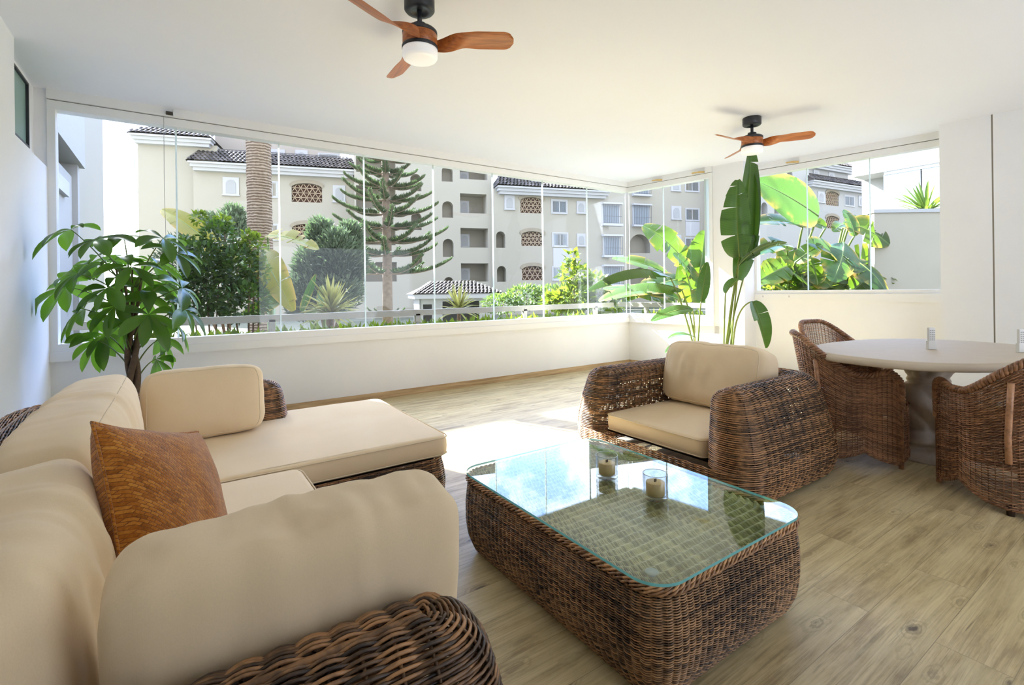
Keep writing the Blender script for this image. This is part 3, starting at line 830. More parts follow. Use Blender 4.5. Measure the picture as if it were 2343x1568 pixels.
def slab_cushion(name, poly, z0, z1, label, group, mat='canvas', puff=.012, r=.03, flat=False):
    """seat cushion cut to an outline: rounded edges, slightly crowned top, piped seams"""
    P = resample(poly, 160); c = P.mean(0)
    mb = MB(); prof = []
    for a in np.linspace(-PI / 2, PI / 2, 13):
        s_ = math.sin(a); prof.append((-r + r * max(0, math.cos(a)) ** .7, (z0 + z1) / 2 + (z1 - z0) / 2 * np.sign(s_) * abs(s_) ** .75))
    rings = []
    nx = np.array([noise.noise(Vector((p[0] * 5, p[1] * 5, 1.3))) for p in P])
    for d, z in prof: rings.append(np.c_[offset_poly(P, d + .004), np.full(160, z)] + np.c_[np.zeros((160, 2)), nx * .003])
    top = rings[-1]
    for k, s_ in enumerate(() if flat else (.96, .9, .8, .6, .35, .1)):
        q = (top[:, :2] - c) * s_ + c
        n_ = np.array([noise.noise(Vector((x * 4, y * 4, 2.2))) for x, y in q])
        rings.append(np.c_[q, top[:, 2] * 0 + z1 + puff * (1 - s_ ** 3) + n_ * .003])
    G = np.array(rings); o0 = np.array([c[0], c[1], z0])
    mb.add((G - o0).reshape(-1, 3), strip_quads(len(G), 160, False), n=[list(range(160))[::-1], [(len(G) - 1) * 160 + i for i in range(160)]])
    ob = mb.build(name, mat, None, True, tuple(o0)); tag(ob, label, 'cushion', group)
    for z in (z0 + .014, z1 - .010):
        sb = MB(); sb.tube(np.c_[offset_poly(P, .003), np.full(160, z)] - o0, .0035, 5, True); sb.build('piping', 'canvas_seam', ob)
    return ob
slab_cushion('seat_cushion', round_poly([(-.50, .95), (.475, .95), (.475, 2.485), (-.50, 2.485)], .05), .265, .375,
             'long cream canvas seat cushion on the main run of the wicker sofa', 'cream sofa cushions')
slab_cushion('seat_cushion', round_poly([(-.50, 2.50), (1.265, 2.50), (1.265, 3.70), (.585, 3.70), (.575, 3.49), (-.50, 3.49)], [.04, .05, .05, .03, .02, .04]), .266, .382,
             'cream canvas seat cushion of the chaise end of the sofa', 'cream sofa cushions', flat=True)

def lean(axis, k, bend=0.0, b_ax=0):
    def f(V, S):
        V = V.copy(); V[:, axis] += V[:, 2] * k
        return V
    return f
def place(o, loc, rot, label, cat, group=None):
    o.location = loc; o.rotation_euler = rot
    return tag(o, label, cat, group)
c = cushion('back_cushion', (.235, 1.58, .45), k=5.0, puff=.40, n=64, wr=.016, wdir=(.45, 1.7, .5), seed=1, wfreq=6.5)
place(c, (-.295, 2.545, .583), (0, math.radians(-6), 0), 'long plump cream back cushion of the sofa behind the orange pillow', 'cushion', 'cream sofa cushions')
c = cushion('back_cushion', (.24, .80, .44), k=5.0, puff=.42, n=56, wr=.017, wdir=(.45, 1.8, .5), seed=2, wfreq=7, piped=False)
place(c, (-.285, 1.33, .583), (0, math.radians(-6), math.radians(2)), 'creased cream back cushion nearest the left edge of the photo', 'cushion', 'cream sofa cushions')
c = cushion('back_cushion', (.60, .20, .40), k=5.5, puff=.35, wr=.007, seed=3)
place(c, (.135, 3.36, .572), (math.radians(-9), 0, math.radians(-1.5)), 'upright cream cushion leaning on the far wicker arm of the chaise', 'cushion', 'cream sofa cushions')
c = cushion('arm_cushion', (.62, .17, .415), k=7.5, puff=.34, n=48, wr=.013, wdir=(1.6, 1, .45), seed=4, piped=False)
place(c, (.205, 1.04, .575), (math.radians(7), 0, math.radians(2)), 'large cream cushion standing against the nearest wicker arm in the foreground', 'cushion', 'cream sofa cushions')

def pillow(name, s, t, mat):
    n = 40; u = np.linspace(-1, 1, n); U, Vv = np.meshgrid(u, u, indexing='ij')
    x = U * (1 - .07 * (1 - Vv ** 2)); y = Vv * (1 - .07 * (1 - U ** 2))
    z = t * (((1 - U ** 2).clip(0)) * ((1 - Vv ** 2).clip(0))) ** .42
    nz = np.array([[noise.noise(Vector((a * 2.2, b_ * 2.2, 3.1))) for a, b_ in zip(r1, r2)] for r1, r2 in zip(U, Vv)])
    mb = MB()
    for sg in (1, -1):
        G = np.stack([x * s / 2, y * s / 2, sg * z * (1 + .10 * nz)], -1)
        mb.grid(G if sg > 0 else G[:, ::-1])
    return mb.build(name, mat)
p = pillow('scatter_pillow', .46, .09, 'chenille')
sb = MB(); e = np.linspace(-1, 1, 30)[:-1]
edge = [(t_, -1) for t_ in e] + [(1, t_) for t_ in e] + [(-t_, 1) for t_ in e] + [(-1, -t_) for t_ in e]
sb.tube([(a * (1 - .07 * (1 - q ** 2)) * .231, q * (1 - .07 * (1 - a ** 2)) * .231, 0) for a, q in edge], .004, 5, True)
sb.build('edge_seam', 'chenille', p)
az_, ti_ = math.radians(-23), math.radians(20)
nd = Vector((math.cos(az_) * math.cos(ti_), math.sin(az_) * math.cos(ti_), math.sin(ti_)))
ud = (Vector((0, 0, 1)) - nd * nd.z).normalized(); wd = ud.cross(nd)
a_ = math.radians(-20)
wx = wd * math.cos(a_) + ud * math.sin(a_); uy = -wd * math.sin(a_) + ud * math.cos(a_)
M_ = Matrix.Identity(4)
for i in range(3): M_[i][0], M_[i][1], M_[i][2] = wx[i], uy[i], nd[i]
M_.translation = Vector((-.02, 1.60, .622)); p.matrix_world = M_
tag(p, 'burnt orange woven pillow tilted on one corner on the cream sofa', 'pillow')

# ---------------------------------------------------------------- armchair
ARM0 = (2.98, 2.06, 0)
arm = thing('wicker_armchair', 'wide dark brown wicker armchair with cream cushions facing the coffee table', 'armchair', ARM0)
FA = ([0, .05, .14, .28, .42, .55, .62], [.020, .060, .092, .085, .055, .014, .0])
Ca = smooth_path([(2.56, 1.575), (3.43, 1.575), (3.43, 2.565), (2.56, 2.565)], .20)
po = round_poly([(2.455, 1.47), (3.535, 1.47), (3.535, 2.67), (2.455, 2.67)], [.11, .24, .24, .11], 8)
b = MB(); rows = body_rows(po, .03, .215, .0054, FA, 4 * 90)
weave(b, rel(rows, ARM0), 4, .0056, .0032, stakes=.0035); b.build('base', 'rattan_dark', arm)
b = MB(); rows = ring_rows(Ca, arm_profile(.625, .10, .205, FA), .0054, .048, 4)
weave(b, rel(rows, ARM0), 4, .0056, .0032, stakes=.0035)
close_ridge(b, rel(np.c_[Ca, np.zeros(len(Ca))], ARM0)[:, :2], .622, .008)
b.build('back_and_arms', 'rattan_dark', arm)
inner = offset_poly(resample(po, 120), -.02); b = MB(); b.add(rel(np.c_[inner, np.full(120, .205)], ARM0), n=[list(range(120))]); b.build('seat_deck', 'deck_dark', arm, False)
for x, y in ((2.53, 1.55), (2.53, 2.59), (3.45, 1.55), (3.45, 2.59)):
    b = MB(); b.lathe([(.0, .0), (.022, .0), (.024, .05), (.0, .05)], 12, rel((x, y, 0), ARM0)); b.build('foot', 'deck_dark', arm)
slab_cushion('seat_cushion', round_poly([(2.45, 1.685), (3.32, 1.685), (3.32, 2.455), (2.45, 2.455)], .045), .218, .335,
             'cream seat cushion of the wicker armchair', 'cream armchair cushions', puff=.018)
c = cushion('back_cushion', (.22, .80, .46), k=5.5, puff=.42, n=40, wr=.012, wdir=(.6, 1.5, .7), seed=6)
place(c, (3.17, 2.075, .565), (0, math.radians(13), math.radians(-1)), 'plump cream back cushion of the wicker armchair', 'cushion', 'cream armchair cushions')

# ---------------------------------------------------------------- coffee table
T0 = (1.49, 1.456, 0)
table = thing('coffee_table', 'low oblong brown wicker coffee table with a rounded glass top', 'coffee table', T0)
hx, hy = .412, .570
pt = round_poly([(-hx, -hy), (hx, -hy), (hx, hy), (-hx, hy)], .10, 10)
FT = ([0, .03, .09, .16, .24, .352], [-.055, -.030, -.004, .006, .006, -.006])
b = MB(); rows = body_rows(pt, .004, .345, .0036, FT, 4 * 128)
weave(b, rows, 4, .0046, .0022, stakes=.0026); b.build('woven_body', 'rattan_table', table)
b = MB(); loop = resample(pt, 700); rim = np.c_[offset_poly(loop, -.006), np.full(700, .350)]
for k in range(3):
    braid(b, rim + np.array([0, 0, .0]) + np.c_[offset_poly(loop, -.004 + .006 * (k - 1)) - offset_poly(loop, -.006), np.full(700, .004 * (1 - abs(k - 1)) - .004 * k)], .0062, 46 + 3 * k, True, 3, .0036)
b.build('braided_rim', 'rattan_rim', table)
# woven top under the glass: ribs across the table, fine strands over them
nr = 150; npt = 4 * 64
xs = np.linspace(-hx + .012, hx - .012, nr); ys = np.linspace(-hy + .012, hy - .012, npt)
def edge_y(x):
    r = .09; c_ = hx - r - .012; d = max(0, abs(x) - c_)
    return hy - .012 - (r - math.sqrt(max(0, r * r - d * d)))
G = np.array([[(x, y / (hy - .012) * edge_y(x), .345) for y in ys] for x in xs])
b = MB(); weave(b, G, 4, .0042, .0026, closed=False, sides=4, tint=(.1, 1), alt=False); b.build('woven_top', 'rattan_top', table)
b = MB(); b.prism(offset_poly(resample(pt, 80), -.03), .30, .334); b.build('inner_board', 'deck_dark', table, False)
pg = round_poly([(-hx - .004, -hy - .004), (hx + .004, -hy - .004), (hx + .004, hy + .004), (-hx - .004, hy + .004)], .10, 12)
b = MB(); b.prism(pg, .362, .371, 0, 1); g = b.build('glass_top', ['table_glass', 'table_edge'], table, False)
for x, y in ((-.345, .0), (-.34, -.485), (.345, -.455), (.34, .42)):
    b = MB(); b.lathe([(0, .352), (.012, .352), (.012, .357), (.021, .3615), (0, .3615)], 20, (x, y, 0)); b.build('clear_pad', 'silicone_pad', table)

def candle(label, loc):
    t = thing('candle', label, 'candle', loc, 0, 'glass candles on the coffee table')
    b = MB(); R_ = .048; H = .096
    b.lathe([(0, 0), (R_ - .002, 0), (R_, .002), (R_, H - .001), (R_ - .0015, H), (R_ - .003, H - .001), (R_ - .0035, .016), (R_ - .006, .013), (0, .013)], 40)
    b.build('glass_cup', 'cup_glass', t)
    b = MB(); b.tube([((R_ - .0015) * math.cos(q), (R_ - .0015) * math.sin(q), H) for q in np.linspace(0, 2 * PI, 41)[:-1]], .0013, 6, True); b.build('rim', 'pane_edge', t)
    b = MB(); b.lathe([(0, .0135), (R_ - .014, .0135), (R_ - .012, .016), (R_ - .012, .062), (R_ - .014, .0632), (0, .0625)], 32); b.build('wax', 'wax', t)
    b = MB(); b.box((-.006, -.0015, .062), (.006, .0015, .074)); b.build('wick', 'wick', t, False)
    return t
candle('glass jar candle farther back on the coffee table, next to the armchair', (1.555, 1.555, .3712))
candle('nearer glass jar candle in the middle of the coffee table', (1.552, 1.288, .3712))

# ---------------------------------------------------------------- round-backed dining chairs
def dining_chair(label, loc, rz, group):
    t = thing('dining_chair', label, 'chair', loc, rz, group)
    # plan: rounded square, front at +X; angle runs from the front-right post round the back to the front-left post
    def plan(a, z):
        k = 3.0; ca, sa = math.cos(a), math.sin(a)
        r = (abs(ca) ** k + abs(sa) ** k) ** (-1 / k)
        hx_, hy_ = .285, .285
        back = max(0, -ca) ** 1.5
        lean_ = back * (.02 + .16 * max(0, z - .42)) + .035 * max(0, .40 - z) * max(0, -ca)
        out = 1 + .10 * max(0, z - .42) * abs(sa)
        return np.array([ca * r * hx_ - lean_ * (1 if ca < 0 else 0), sa * r * hy_ * out])
    A0 = math.radians(48); A = np.linspace(A0, 2 * PI - A0, 4 * 50)
    def top(a):
        d = abs(a - PI)                          # 0 at the back
        s_ = np.clip((d - .35) / 1.15, 0, 1); s_ = s_ * s_ * (3 - 2 * s_)
        h = .845 + (.60 - .845) * s_
        d2 = np.clip((d - 1.75) / .55, 0, 1)
        return h + .03 * math.sin(d2 * PI) - .05 * d2 ** 4
    def bot(a):
        q = (a - PI) / (PI / 2); corner = abs(math.sin(2 * (a - PI)))
        return .035 + .075 * (1 - corner ** .8)
    nv = 96
    P = np.zeros((nv, len(A), 3))
    for j, v in enumerate(np.linspace(0, 1, nv)):
        for i, a in enumerate(A):
            z = bot(a) + (top(a) - bot(a)) * v
            P[j, i, :2] = plan(a, z); P[j, i, 2] = z
    b = MB(); weave(b, P, 4, 0.0040, .0030, closed=False, sides=4, stakes=.0034); b.build('woven_shell', 'rattan_red', t)
    # front apron
    AF = np.linspace(-A0, A0, 4 * 14); nf = 46
    P = np.array([[(*plan(a, z0 + (.40 - z0) * v), z0 + (.40 - z0) * v) for a in AF for z0 in [.05 + .06 * math.cos(a / A0 * PI / 2)]] for v in np.linspace(0, 1, nf)])
    b = MB(); weave(b, P, 4, .0036, .0030, closed=False, sides=4, stakes=.0030); b.build('front_apron', 'rattan_red', t)
    # braided rim: down the front posts, along the arms, over the back
    rim = []
    for z in np.linspace(.06, top(A[0]) - .02, 16): rim.append((*plan(A0, z), z))
    for a in A[::3]: rim.append((*plan(a, top(a)), top(a) + .004))
    for z in np.linspace(top(A[-1]) - .02, .06, 16): rim.append((*plan(2 * PI - A0, z), z))
    rim = resample(np.array(rim), 420, False)
    b = MB(); braid(b, rim, .0125, 44, False, 3, .0100, sides=6); b.build('braided_rim', 'rattan_red', t)
    low = [(*plan(a, bot(a)), bot(a)) for a in A[::2]] + [(*plan(a, .05), .05 + .06 * math.cos(a / A0 * PI / 2)) for a in AF[::2]]
    b = MB(); braid(b, resample(np.array(low), 300, True), .006, 40, True, 3, .0052); b.build('lower_braid', 'rattan_red', t)
    # seat
    ns = 60; rows = []
    for x in np.linspace(-.27, .27, ns):
        hw = .27 * (1 - (abs(x) / .285) ** 5) ** .3
        rows.append([(x, y, .415 + .006 * math.sin(x * 9)) for y in np.linspace(-hw, hw, 4 * 16)])
    b = MB(); weave(b, np.array(rows), 4, .0034, .0046, closed=False, sides=4); b.build('seat', 'rattan_red', t)
    for s_ in (1, -1):
        a = PI - s_ * .80
        b2 = MB(); b2.tube([(*(plan(a, z) * 1.025), z) for z in (.27, .40, .55, .69)], .0145, 10, tint=.7); b2.build('back_post', 'rattan_red', t)
        b2 = MB(); b2.lathe([(0, 0), (.016, 0), (.018, .05), (0, .05)], 12, (*(plan(a, .03) * .97), 0)); b2.build('foot', 'deck_dark', t)
        a = s_ * A0
        b2 = MB(); b2.tube([(*plan(a, 0) * .98, 0), (*plan(a, .3) * .97, .3), (*plan(a, .55) * .97, .55)], .015, 10, tint=.6); b2.build('front_leg', 'rattan_red', t)
    return t
G_CH = 'wicker dining chairs round the oval table'
dA = dining_chair('wicker dining chair between the armchair and the table, seen from its side', (3.965, 1.52, 0), math.radians(-58), G_CH)
copy_thing(dA, 'wicker dining chair on the far side of the table by the right window wall', (5.02, 1.97, 0), math.radians(-104))
copy_thing(dA, 'wicker dining chair nearest the camera at the right edge, back towards us', (3.86, .70, 0), math.radians(52))
copy_thing(dA, 'wicker dining chair hidden under the right end of the table', (5.02, .62, 0), math.radians(128))

# ---------------------------------------------------------------- dining table
D0 = (4.40, 1.22, 0)
dt = thing('dining_table', 'oval pale stone dining table on a carved urn-shaped pedestal', 'table', D0, math.radians(-7))
b = MB(); nseg = 96; prof = [(-.03, .690), (-.006, .692), (0, .700), (.0, .712), (-.004, .724), (-.012, .731), (-.022, .735), (-.026, .7395), (-.05, .7405)]
rings = []
for d, z in prof:
    a = np.arange(nseg) * 2 * PI / nseg; k = 2.35
    ca, sa = np.cos(a), np.sin(a); r = (np.abs(ca) ** k + np.abs(sa) ** k) ** (-1 / k)
    rings.append(np.stack([ca * r * (.86 + d), sa * r * (.615 + d), np.full(nseg, z)], 1))
G = np.array(rings)
b.add(G.reshape(-1, 3), strip_quads(len(G), nseg, False), n=[list(range(nseg))[::-1], [(len(G) - 1) * nseg + i for i in range(nseg)]])
b.build('table_top', 'stone_table', dt)
b = MB(); prof = [(0, 0), (.30, 0), (.30, .035), (.285, .05), (.24, .06), (.22, .09), (.25, .12), (.22, .16), (.17, .19), (.19, .24), (.225, .31), (.23, .38), (.20, .44), (.15, .475), (.115, .50), (.125, .52), (.115, .54), (.13, .58), (.175, .63), (.235, .66), (.25, .675), (.25, .692), (0, .692)]
prof = np.array(prof); nseg = 72; a = np.arange(nseg) * 2 * PI / nseg; rings = []
for r, z in np.stack([np.interp(np.linspace(0, len(prof) - 1, 66), np.arange(len(prof)), prof[:, k]) for k in (0, 1)], 1):
    lob = 1 + (.11 * np.abs(np.sin(a * 4)) - .04) * (1 if .06 < z < .46 or z > .56 else .2) * (1 if r > .06 else 0)
    tw = .5 * math.sin(z * 9)
    rings.append(np.stack([r * lob * np.cos(a + tw), r * lob * np.sin(a + tw), np.full(nseg, z)], 1))
G = np.array(rings); b.add(G.reshape(-1, 3), strip_quads(len(G), nseg, False))
plain('carved_stone', (0.50, 0.435, 0.365), 0.75, 0.2, 0.25, 9, 0.3, 30)
b.build('pedestal', 'carved_stone', dt)

def remote(label, loc, rz):
    t = thing('remote_control', label, 'remote control', loc, rz, 'remote controls on the dining table')
    b = MB(); b.rbox((-.024, -.011, 0), (.024, .011, .155), .008); b.build('body', 'remote_plastic', t)
    b = MB()
    for r in range(6):
        for c in (-.012, 0, .012): b.rbox((c - .0035, -.0135, .065 + r * .013), (c + .0035, -.0095, .071 + r * .013), .001)
    b.build('keys', 'remote_keys', t)
    b = MB(); b.box((-.026, -.012, .002), (.026, .0125, .060)); b.build('holder', 'remote_plastic', t, False)
    return t
remote('white remote control standing upright on the dining table, in front of the pier', (4.36, 1.19, .741), math.radians(-36))
remote('white remote control standing on the dining table at the right edge of the photo', (4.60, .785, .741), math.radians(-36))

# ================================================================== CEILING FANS
def fan(label, loc, rz, group):
    t = thing('ceiling_fan', label, 'ceiling fan', loc, rz, group)
    b = MB(); b.lathe([(0, 0), (.082, 0), (.085, -.004), (.085, -.066), (.078, -.075), (.045, -.076), (.042, -.070), (0, -.070)], 40); b.build('canopy', 'black_metal', t)
    b = MB(); b.tube([(0, 0, -.06), (0, 0, -.17)], .0135, 16); b.build('downrod', 'black_metal', t)
    b = MB(); b.lathe([(0, -.145), (.038, -.147), (.040, -.152), (.040, -.172), (.055, -.174), (.090, -.182), (.098, -.190), (.098, -.208), (0, -.208)], 40); b.build('motor_housing', 'black_metal', t)
    b = MB(); b.lathe([(0, -.206), (.094, -.206), (.097, -.21), (.097, -.270), (.092, -.274), (0, -.274)], 40); b.build('hub_ring', 'fan_wood', t)
    b = MB(); b.lathe([(0, -.272), (.099, -.272), (.101, -.276), (.101, -.290), (.099, -.292), (0, -.292)], 40); b.build('light_collar', 'black_metal', t)
    b = MB(); b.lathe([(0, -.290), (.098, -.290), (.099, -.30), (.098, -.334), (.092, -.345), (.075, -.352), (.04, -.356), (.0005, -.357)], 40); b.build('lamp_diffuser', 'opal_glass', t)
    for k in range(3):
        b = MB(); n, mm = 26, 9; Gt = np.zeros((n, mm, 3)); Gb = np.zeros((n, mm, 3))
        for i, s_ in enumerate(np.linspace(0, 1, n)):
            x = .075 + s_ * .455
            q = np.clip((s_ - .02) / .40, 0, 1); q = q * q * (3 - 2 * q)
            pitch = -math.radians(84 - 63 * q)
            chord = .058 + .062 * np.clip(s_ / .55, 0, 1) ** .8
            e = 1.0
            if s_ > .88: e = math.sqrt(max(0.02, 1 - ((s_ - .88) / .125) ** 2))
            off = .082 * (1 - q)                     # the root hugs the side of the hub
            for j, w in enumerate(np.linspace(-.5, .5, mm)):
                yy = w * chord * e; th = .0045 * (1 - (2 * w) ** 4 * .8)
                cy, cz = yy * math.cos(pitch), yy * math.sin(pitch)
                ny, nz = -math.sin(pitch), math.cos(pitch)
                base = np.array([x, off * .9 - .02, -.243 - .004 * s_])
                Gt[i, j] = base + (0, cy + ny * th, cz + nz * th); Gb[i, j] = base + (0, cy - ny * th, cz - nz * th)
        b.grid(Gt); b.grid(Gb[:, ::-1])
        ring = lambda G: np.concatenate([G[:, 0], G[-1, 1:], G[-2::-1, -1]])
        A_, B_ = ring(Gt), ring(Gb); b.grid(np.stack([A_, B_], 1))
        bl = b.build('blade', 'fan_wood', t); bl.rotation_euler = (0, 0, k * 2 * PI / 3)
    return t
f1 = fan('black ceiling fan with three wooden blades above the sofa', (1.155, 2.585, CEIL), math.radians(-32), 'wood and black ceiling fans')
copy_thing(f1, 'smaller looking ceiling fan farther away above the dining side', (4.69, 2.65, CEIL), math.radians(-61))

# ================================================================== OUTSIDE: terrace edge, neighbouring wing, apartment blocks
b = MB(); b.prism([(-60, 5.75), (90, 5.75), (90, 90), (-60, 90)], -1.05, -.95); o = b.build('lawn', 'lawn', None, False); o['kind'] = 'structure'
b = MB(); b.prism([(6.9, -20), (90, -20), (90, 5.74), (6.2, 5.74)], -1.05, -.95); o = b.build('garden_ground', 'lawn', None, False); o['kind'] = 'structure'

# planter kerb with the terrace railing
b = MB(); b.box((-.9, 5.60, -.9), (6.6, 6.25, .60)); o = b.build('planter_wall', 'paving', None, False); o['kind'] = 'structure'
b = MB()
PB = [tuple(onB(-.2, .3)), tuple(onB(-.2, .85)), tuple(onC(2.2, .95)), tuple(onC(2.2, .32))]
b.prism(PB[::-1], -.9, .60); o = b.build('planter_wall', 'paving', None, False); o['kind'] = 'structure'
t = thing('railing', 'cream tubular terrace railing running outside the long window', 'railing', (2.5, 5.92, .6))
def rail_part(name, a, b_, w, h): 
    m_ = MB(); m_.bar(a, b_, w, h); return m_.build(name, 'rail_paint', t, False)
rail_part('handrail', (-3.3, 0, .315), (3.6, 0, .315), .06, .075)
for x in (-2.6, -1.64, 0.06, 1.76, 3.2): rail_part('post', (x, 0, 0), (x, 0, .30), .06, .06)
t = thing('railing', 'cream terrace railing outside the short window by the bird of paradise plant', 'railing', (*onB(.7, .55), .6))
a_ = np.array([*(onB(-.55, .55) - onB(.7, .55)), .315]); b_ = np.array([*(onB(1.6, .55) - onB(.7, .55)), .315])
rail_part('handrail', a_, b_, .06, .075)
for f_ in (.25, .75): q = a_ + (b_ - a_) * f_; rail_part('post', (q[0], q[1], 0), (q[0], q[1], .29), .06, .06)

# cream partition wall outside the right window
pa = np.array([9.98, 3.48]); pd = np.array([.828, -.561])
t = thing('garden_partition', 'plain cream partition wall standing outside the right window', 'wall', (*pa, -1))
b = MB(); slab(b, (0, 0), pd * 3.2, np.array([.561, .828]) * .16, 0, 3.44); b.build('wall', 'partition_paint', t, False)
b = MB(); slab(b, -pd * .02 - np.array([.561, .828]) * .02, pd * 3.2 - np.array([.561, .828]) * .02, np.array([.561, .828]) * .20, 3.44, 3.50); b.build('coping', 'stucco_white', t, False)

# wing of this building that continues past the left end of the long window
t = thing('building_wing', 'white wing of this building with a balcony parapet beyond the left end of the window', 'building', (-1.0, 7.0, -1))
def wb(name, mat, lo, hi):
    m_ = MB(); m_.box(np.array(lo) - (-1, 7, -1), np.array(hi) - (-1, 7, -1)); return m_.build(name, mat, t, False)
wb('wall', 'stucco_white', (-4, 5.75, -1), (-1.14, 8.75, 2.78))
wb('parapet', 'stucco_white', (-4, 5.75, 2.95), (-1.03, 9.0, 4.25))
wb('upper_wall', 'stucco_white', (-4, 5.75, 4.05), (-1.10, 8.95, 7.0))
wb('soffit', 'stucco_beige', (-4, 5.75, 2.70), (-1.28, 8.9, 2.96))
wb('cornice', 'trim_white', (-4, 5.75, 2.42), (-1.09, 8.2, 2.60))
wb('column', 'stucco_white', (-1.38, 8.75, -1), (-1.08, 8.9, 2.95))

# ---------------------------------------------------------------- facade kit (local x along the facade, y into the building, z up)
def arch_pts(u0, u1, z1, rise, n=14):
    """points of an arch from left spring to right spring, top at z1"""
    c = (u0 + u1) / 2; h = (u1 - u0) / 2
    return [(c - h * math.cos(t_), z1 - rise + rise * math.sin(t_)) for t_ in np.linspace(0, PI, n)]
def holed_wall(mb, u0, u1, z0, z1, holes, w=0.0):
    us = sorted({u0, u1, *[min(max(h[0], u0), u1) for h in holes], *[min(max(h[1], u0), u1) for h in holes]})
    zs = sorted({z0, z1, *[min(max(h[2], z0), z1) for h in holes], *[min(max(h[3], z0), z1) for h in holes]})
    for a, b_ in zip(us[:-1], us[1:]):
        for c, d in zip(zs[:-1], zs[1:]):
            mu, mz = (a + b_) / 2, (c + d) / 2
            if any(h[0] < mu < h[1] and h[2] < mz < h[3] for h in holes): continue
            mb.add([(a, w, c), (b_, w, c), (b_, w, d), (a, w, d)], [[0, 1, 2, 3]])
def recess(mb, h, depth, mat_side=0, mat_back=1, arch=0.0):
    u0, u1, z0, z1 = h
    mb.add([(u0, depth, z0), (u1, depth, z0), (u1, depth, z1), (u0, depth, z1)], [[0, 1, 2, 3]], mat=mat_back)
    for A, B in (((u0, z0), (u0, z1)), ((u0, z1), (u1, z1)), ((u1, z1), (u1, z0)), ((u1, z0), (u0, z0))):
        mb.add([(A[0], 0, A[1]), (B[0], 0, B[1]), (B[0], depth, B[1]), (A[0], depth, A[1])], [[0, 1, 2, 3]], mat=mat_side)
    if arch:
        P = arch_pts(u0, u1, z1, arch)
        for p, q in zip(P[:-1], P[1:]):
            mb.add([(p[0], 0, p[1]), (q[0], 0, q[1]), (q[0], 0, z1), (p[0], 0, z1)], [[0, 1, 2, 3]], mat=mat_side)
            mb.add([(p[0], 0, p[1]), (q[0], 0, q[1]), (q[0], depth, q[1]), (p[0], depth, p[1])], [[0, 1, 2, 3]], mat=mat_side)
def arch_prism(mb, u0, u1, z0, z1, rise, y0, y1, mat=0):
    P = [(u0, z0)] + arch_pts(u0, u1, z1, rise) + [(u1, z0)]
    n = len(P)
    mb.add([(u, y0, z) for u, z in P] + [(u, y1, z) for u, z in P], [[i, (i + 1) % n, n + (i + 1) % n, n + i] for i in range(n)], n=[list(range(n)), [n + i for i in range(n)][::-1]], mat=mat)
def tiles(mb, u0, u1, y0, z0, y1, z1, hip0=0.0, hip1=0.0, pitch=.26, rows=7):
    """sloping strip of half-round tiles from the eave (y0, z0) up to (y1, z1)"""
    nr = int((u1 - u0) / pitch); per = 5
    for j in range(rows):
        f0, f1 = j / rows, (j + 1.12) / rows
        a0 = u0 + hip0 * f0; a1 = u1 - hip1 * f0
        k = max(1, int((a1 - a0) / pitch))
        us = np.linspace(a0, a1, k * per + 1); bumpz = np.abs(np.sin(np.arange(k * per + 1) * PI / per)) * pitch * .33
        tv = np.repeat(rng.uniform(0, 1, k + 1), per)[:len(us)]
        G = np.stack([np.stack([us, np.full(len(us), y0 + (y1 - y0) * f), np.full(len(us), z0 + (z1 - z0) * f) + bumpz + (.05 if f == f0 else 0)], 1) for f in (f0, min(1, f1))])
        mb.grid(G, tint=np.stack([tv, tv]))
def arch_window(par, r):
    u0, u1, z0, z1 = r
    m_ = MB(); m_.box((u0, -.07, z0), (u1, .02, z1)); m_.box((u0 - .05, -.14, z0 - .06), (u1 + .05, 0, z0 + .02))
    w_ = m_.build('arched_window', 'trim_white', par, False)
    du = (u1 - u0) * .2; m_ = MB(); arch_prism(m_, u0 + du, u1 - du, z0 + .14, z1 - .20, (u1 - u0) * .30, -.075, -.10)
    m_.build('shutter', 'shutter_grey', w_, False)
def rect_window(par, r, n=2, dark=False):
    u0, u1, z0, z1 = r; f = .07
    m_ = MB()
    m_.box((u0 - .12, -.05, z0 - .10), (u0, .02, z1 + .10)); m_.box((u1, -.05, z0 - .10), (u1 + .12, .02, z1 + .10))
    m_.box((u0, -.05, z1), (u1, .02, z1 + .10)); m_.box((u0, -.08, z0 - .10), (u1, .02, z0))
    for k in range(n + 1):
        x = u0 + (u1 - u0) * k / n; m_.box((x - f / 2, -.02, z0), (x + f / 2, .03, z1))
    m_.box((u0, -.02, z1 - f), (u1, .03, z1)); m_.box((u0, -.02, z0), (u1, .03, z0 + f))
    w_ = m_.build('window', 'trim_white', par, False)
    for k in range(n):
        x0 = u0 + (u1 - u0) * k / n + f / 2; x1 = u0 + (u1 - u0) * (k + 1) / n - f / 2
        g_ = MB(); g_.box((x0, .0, z0 + f), (x1, .02, z1 - f)); g_.build('pane', 'window_dark' if dark else 'window_glass_far', w_, False)
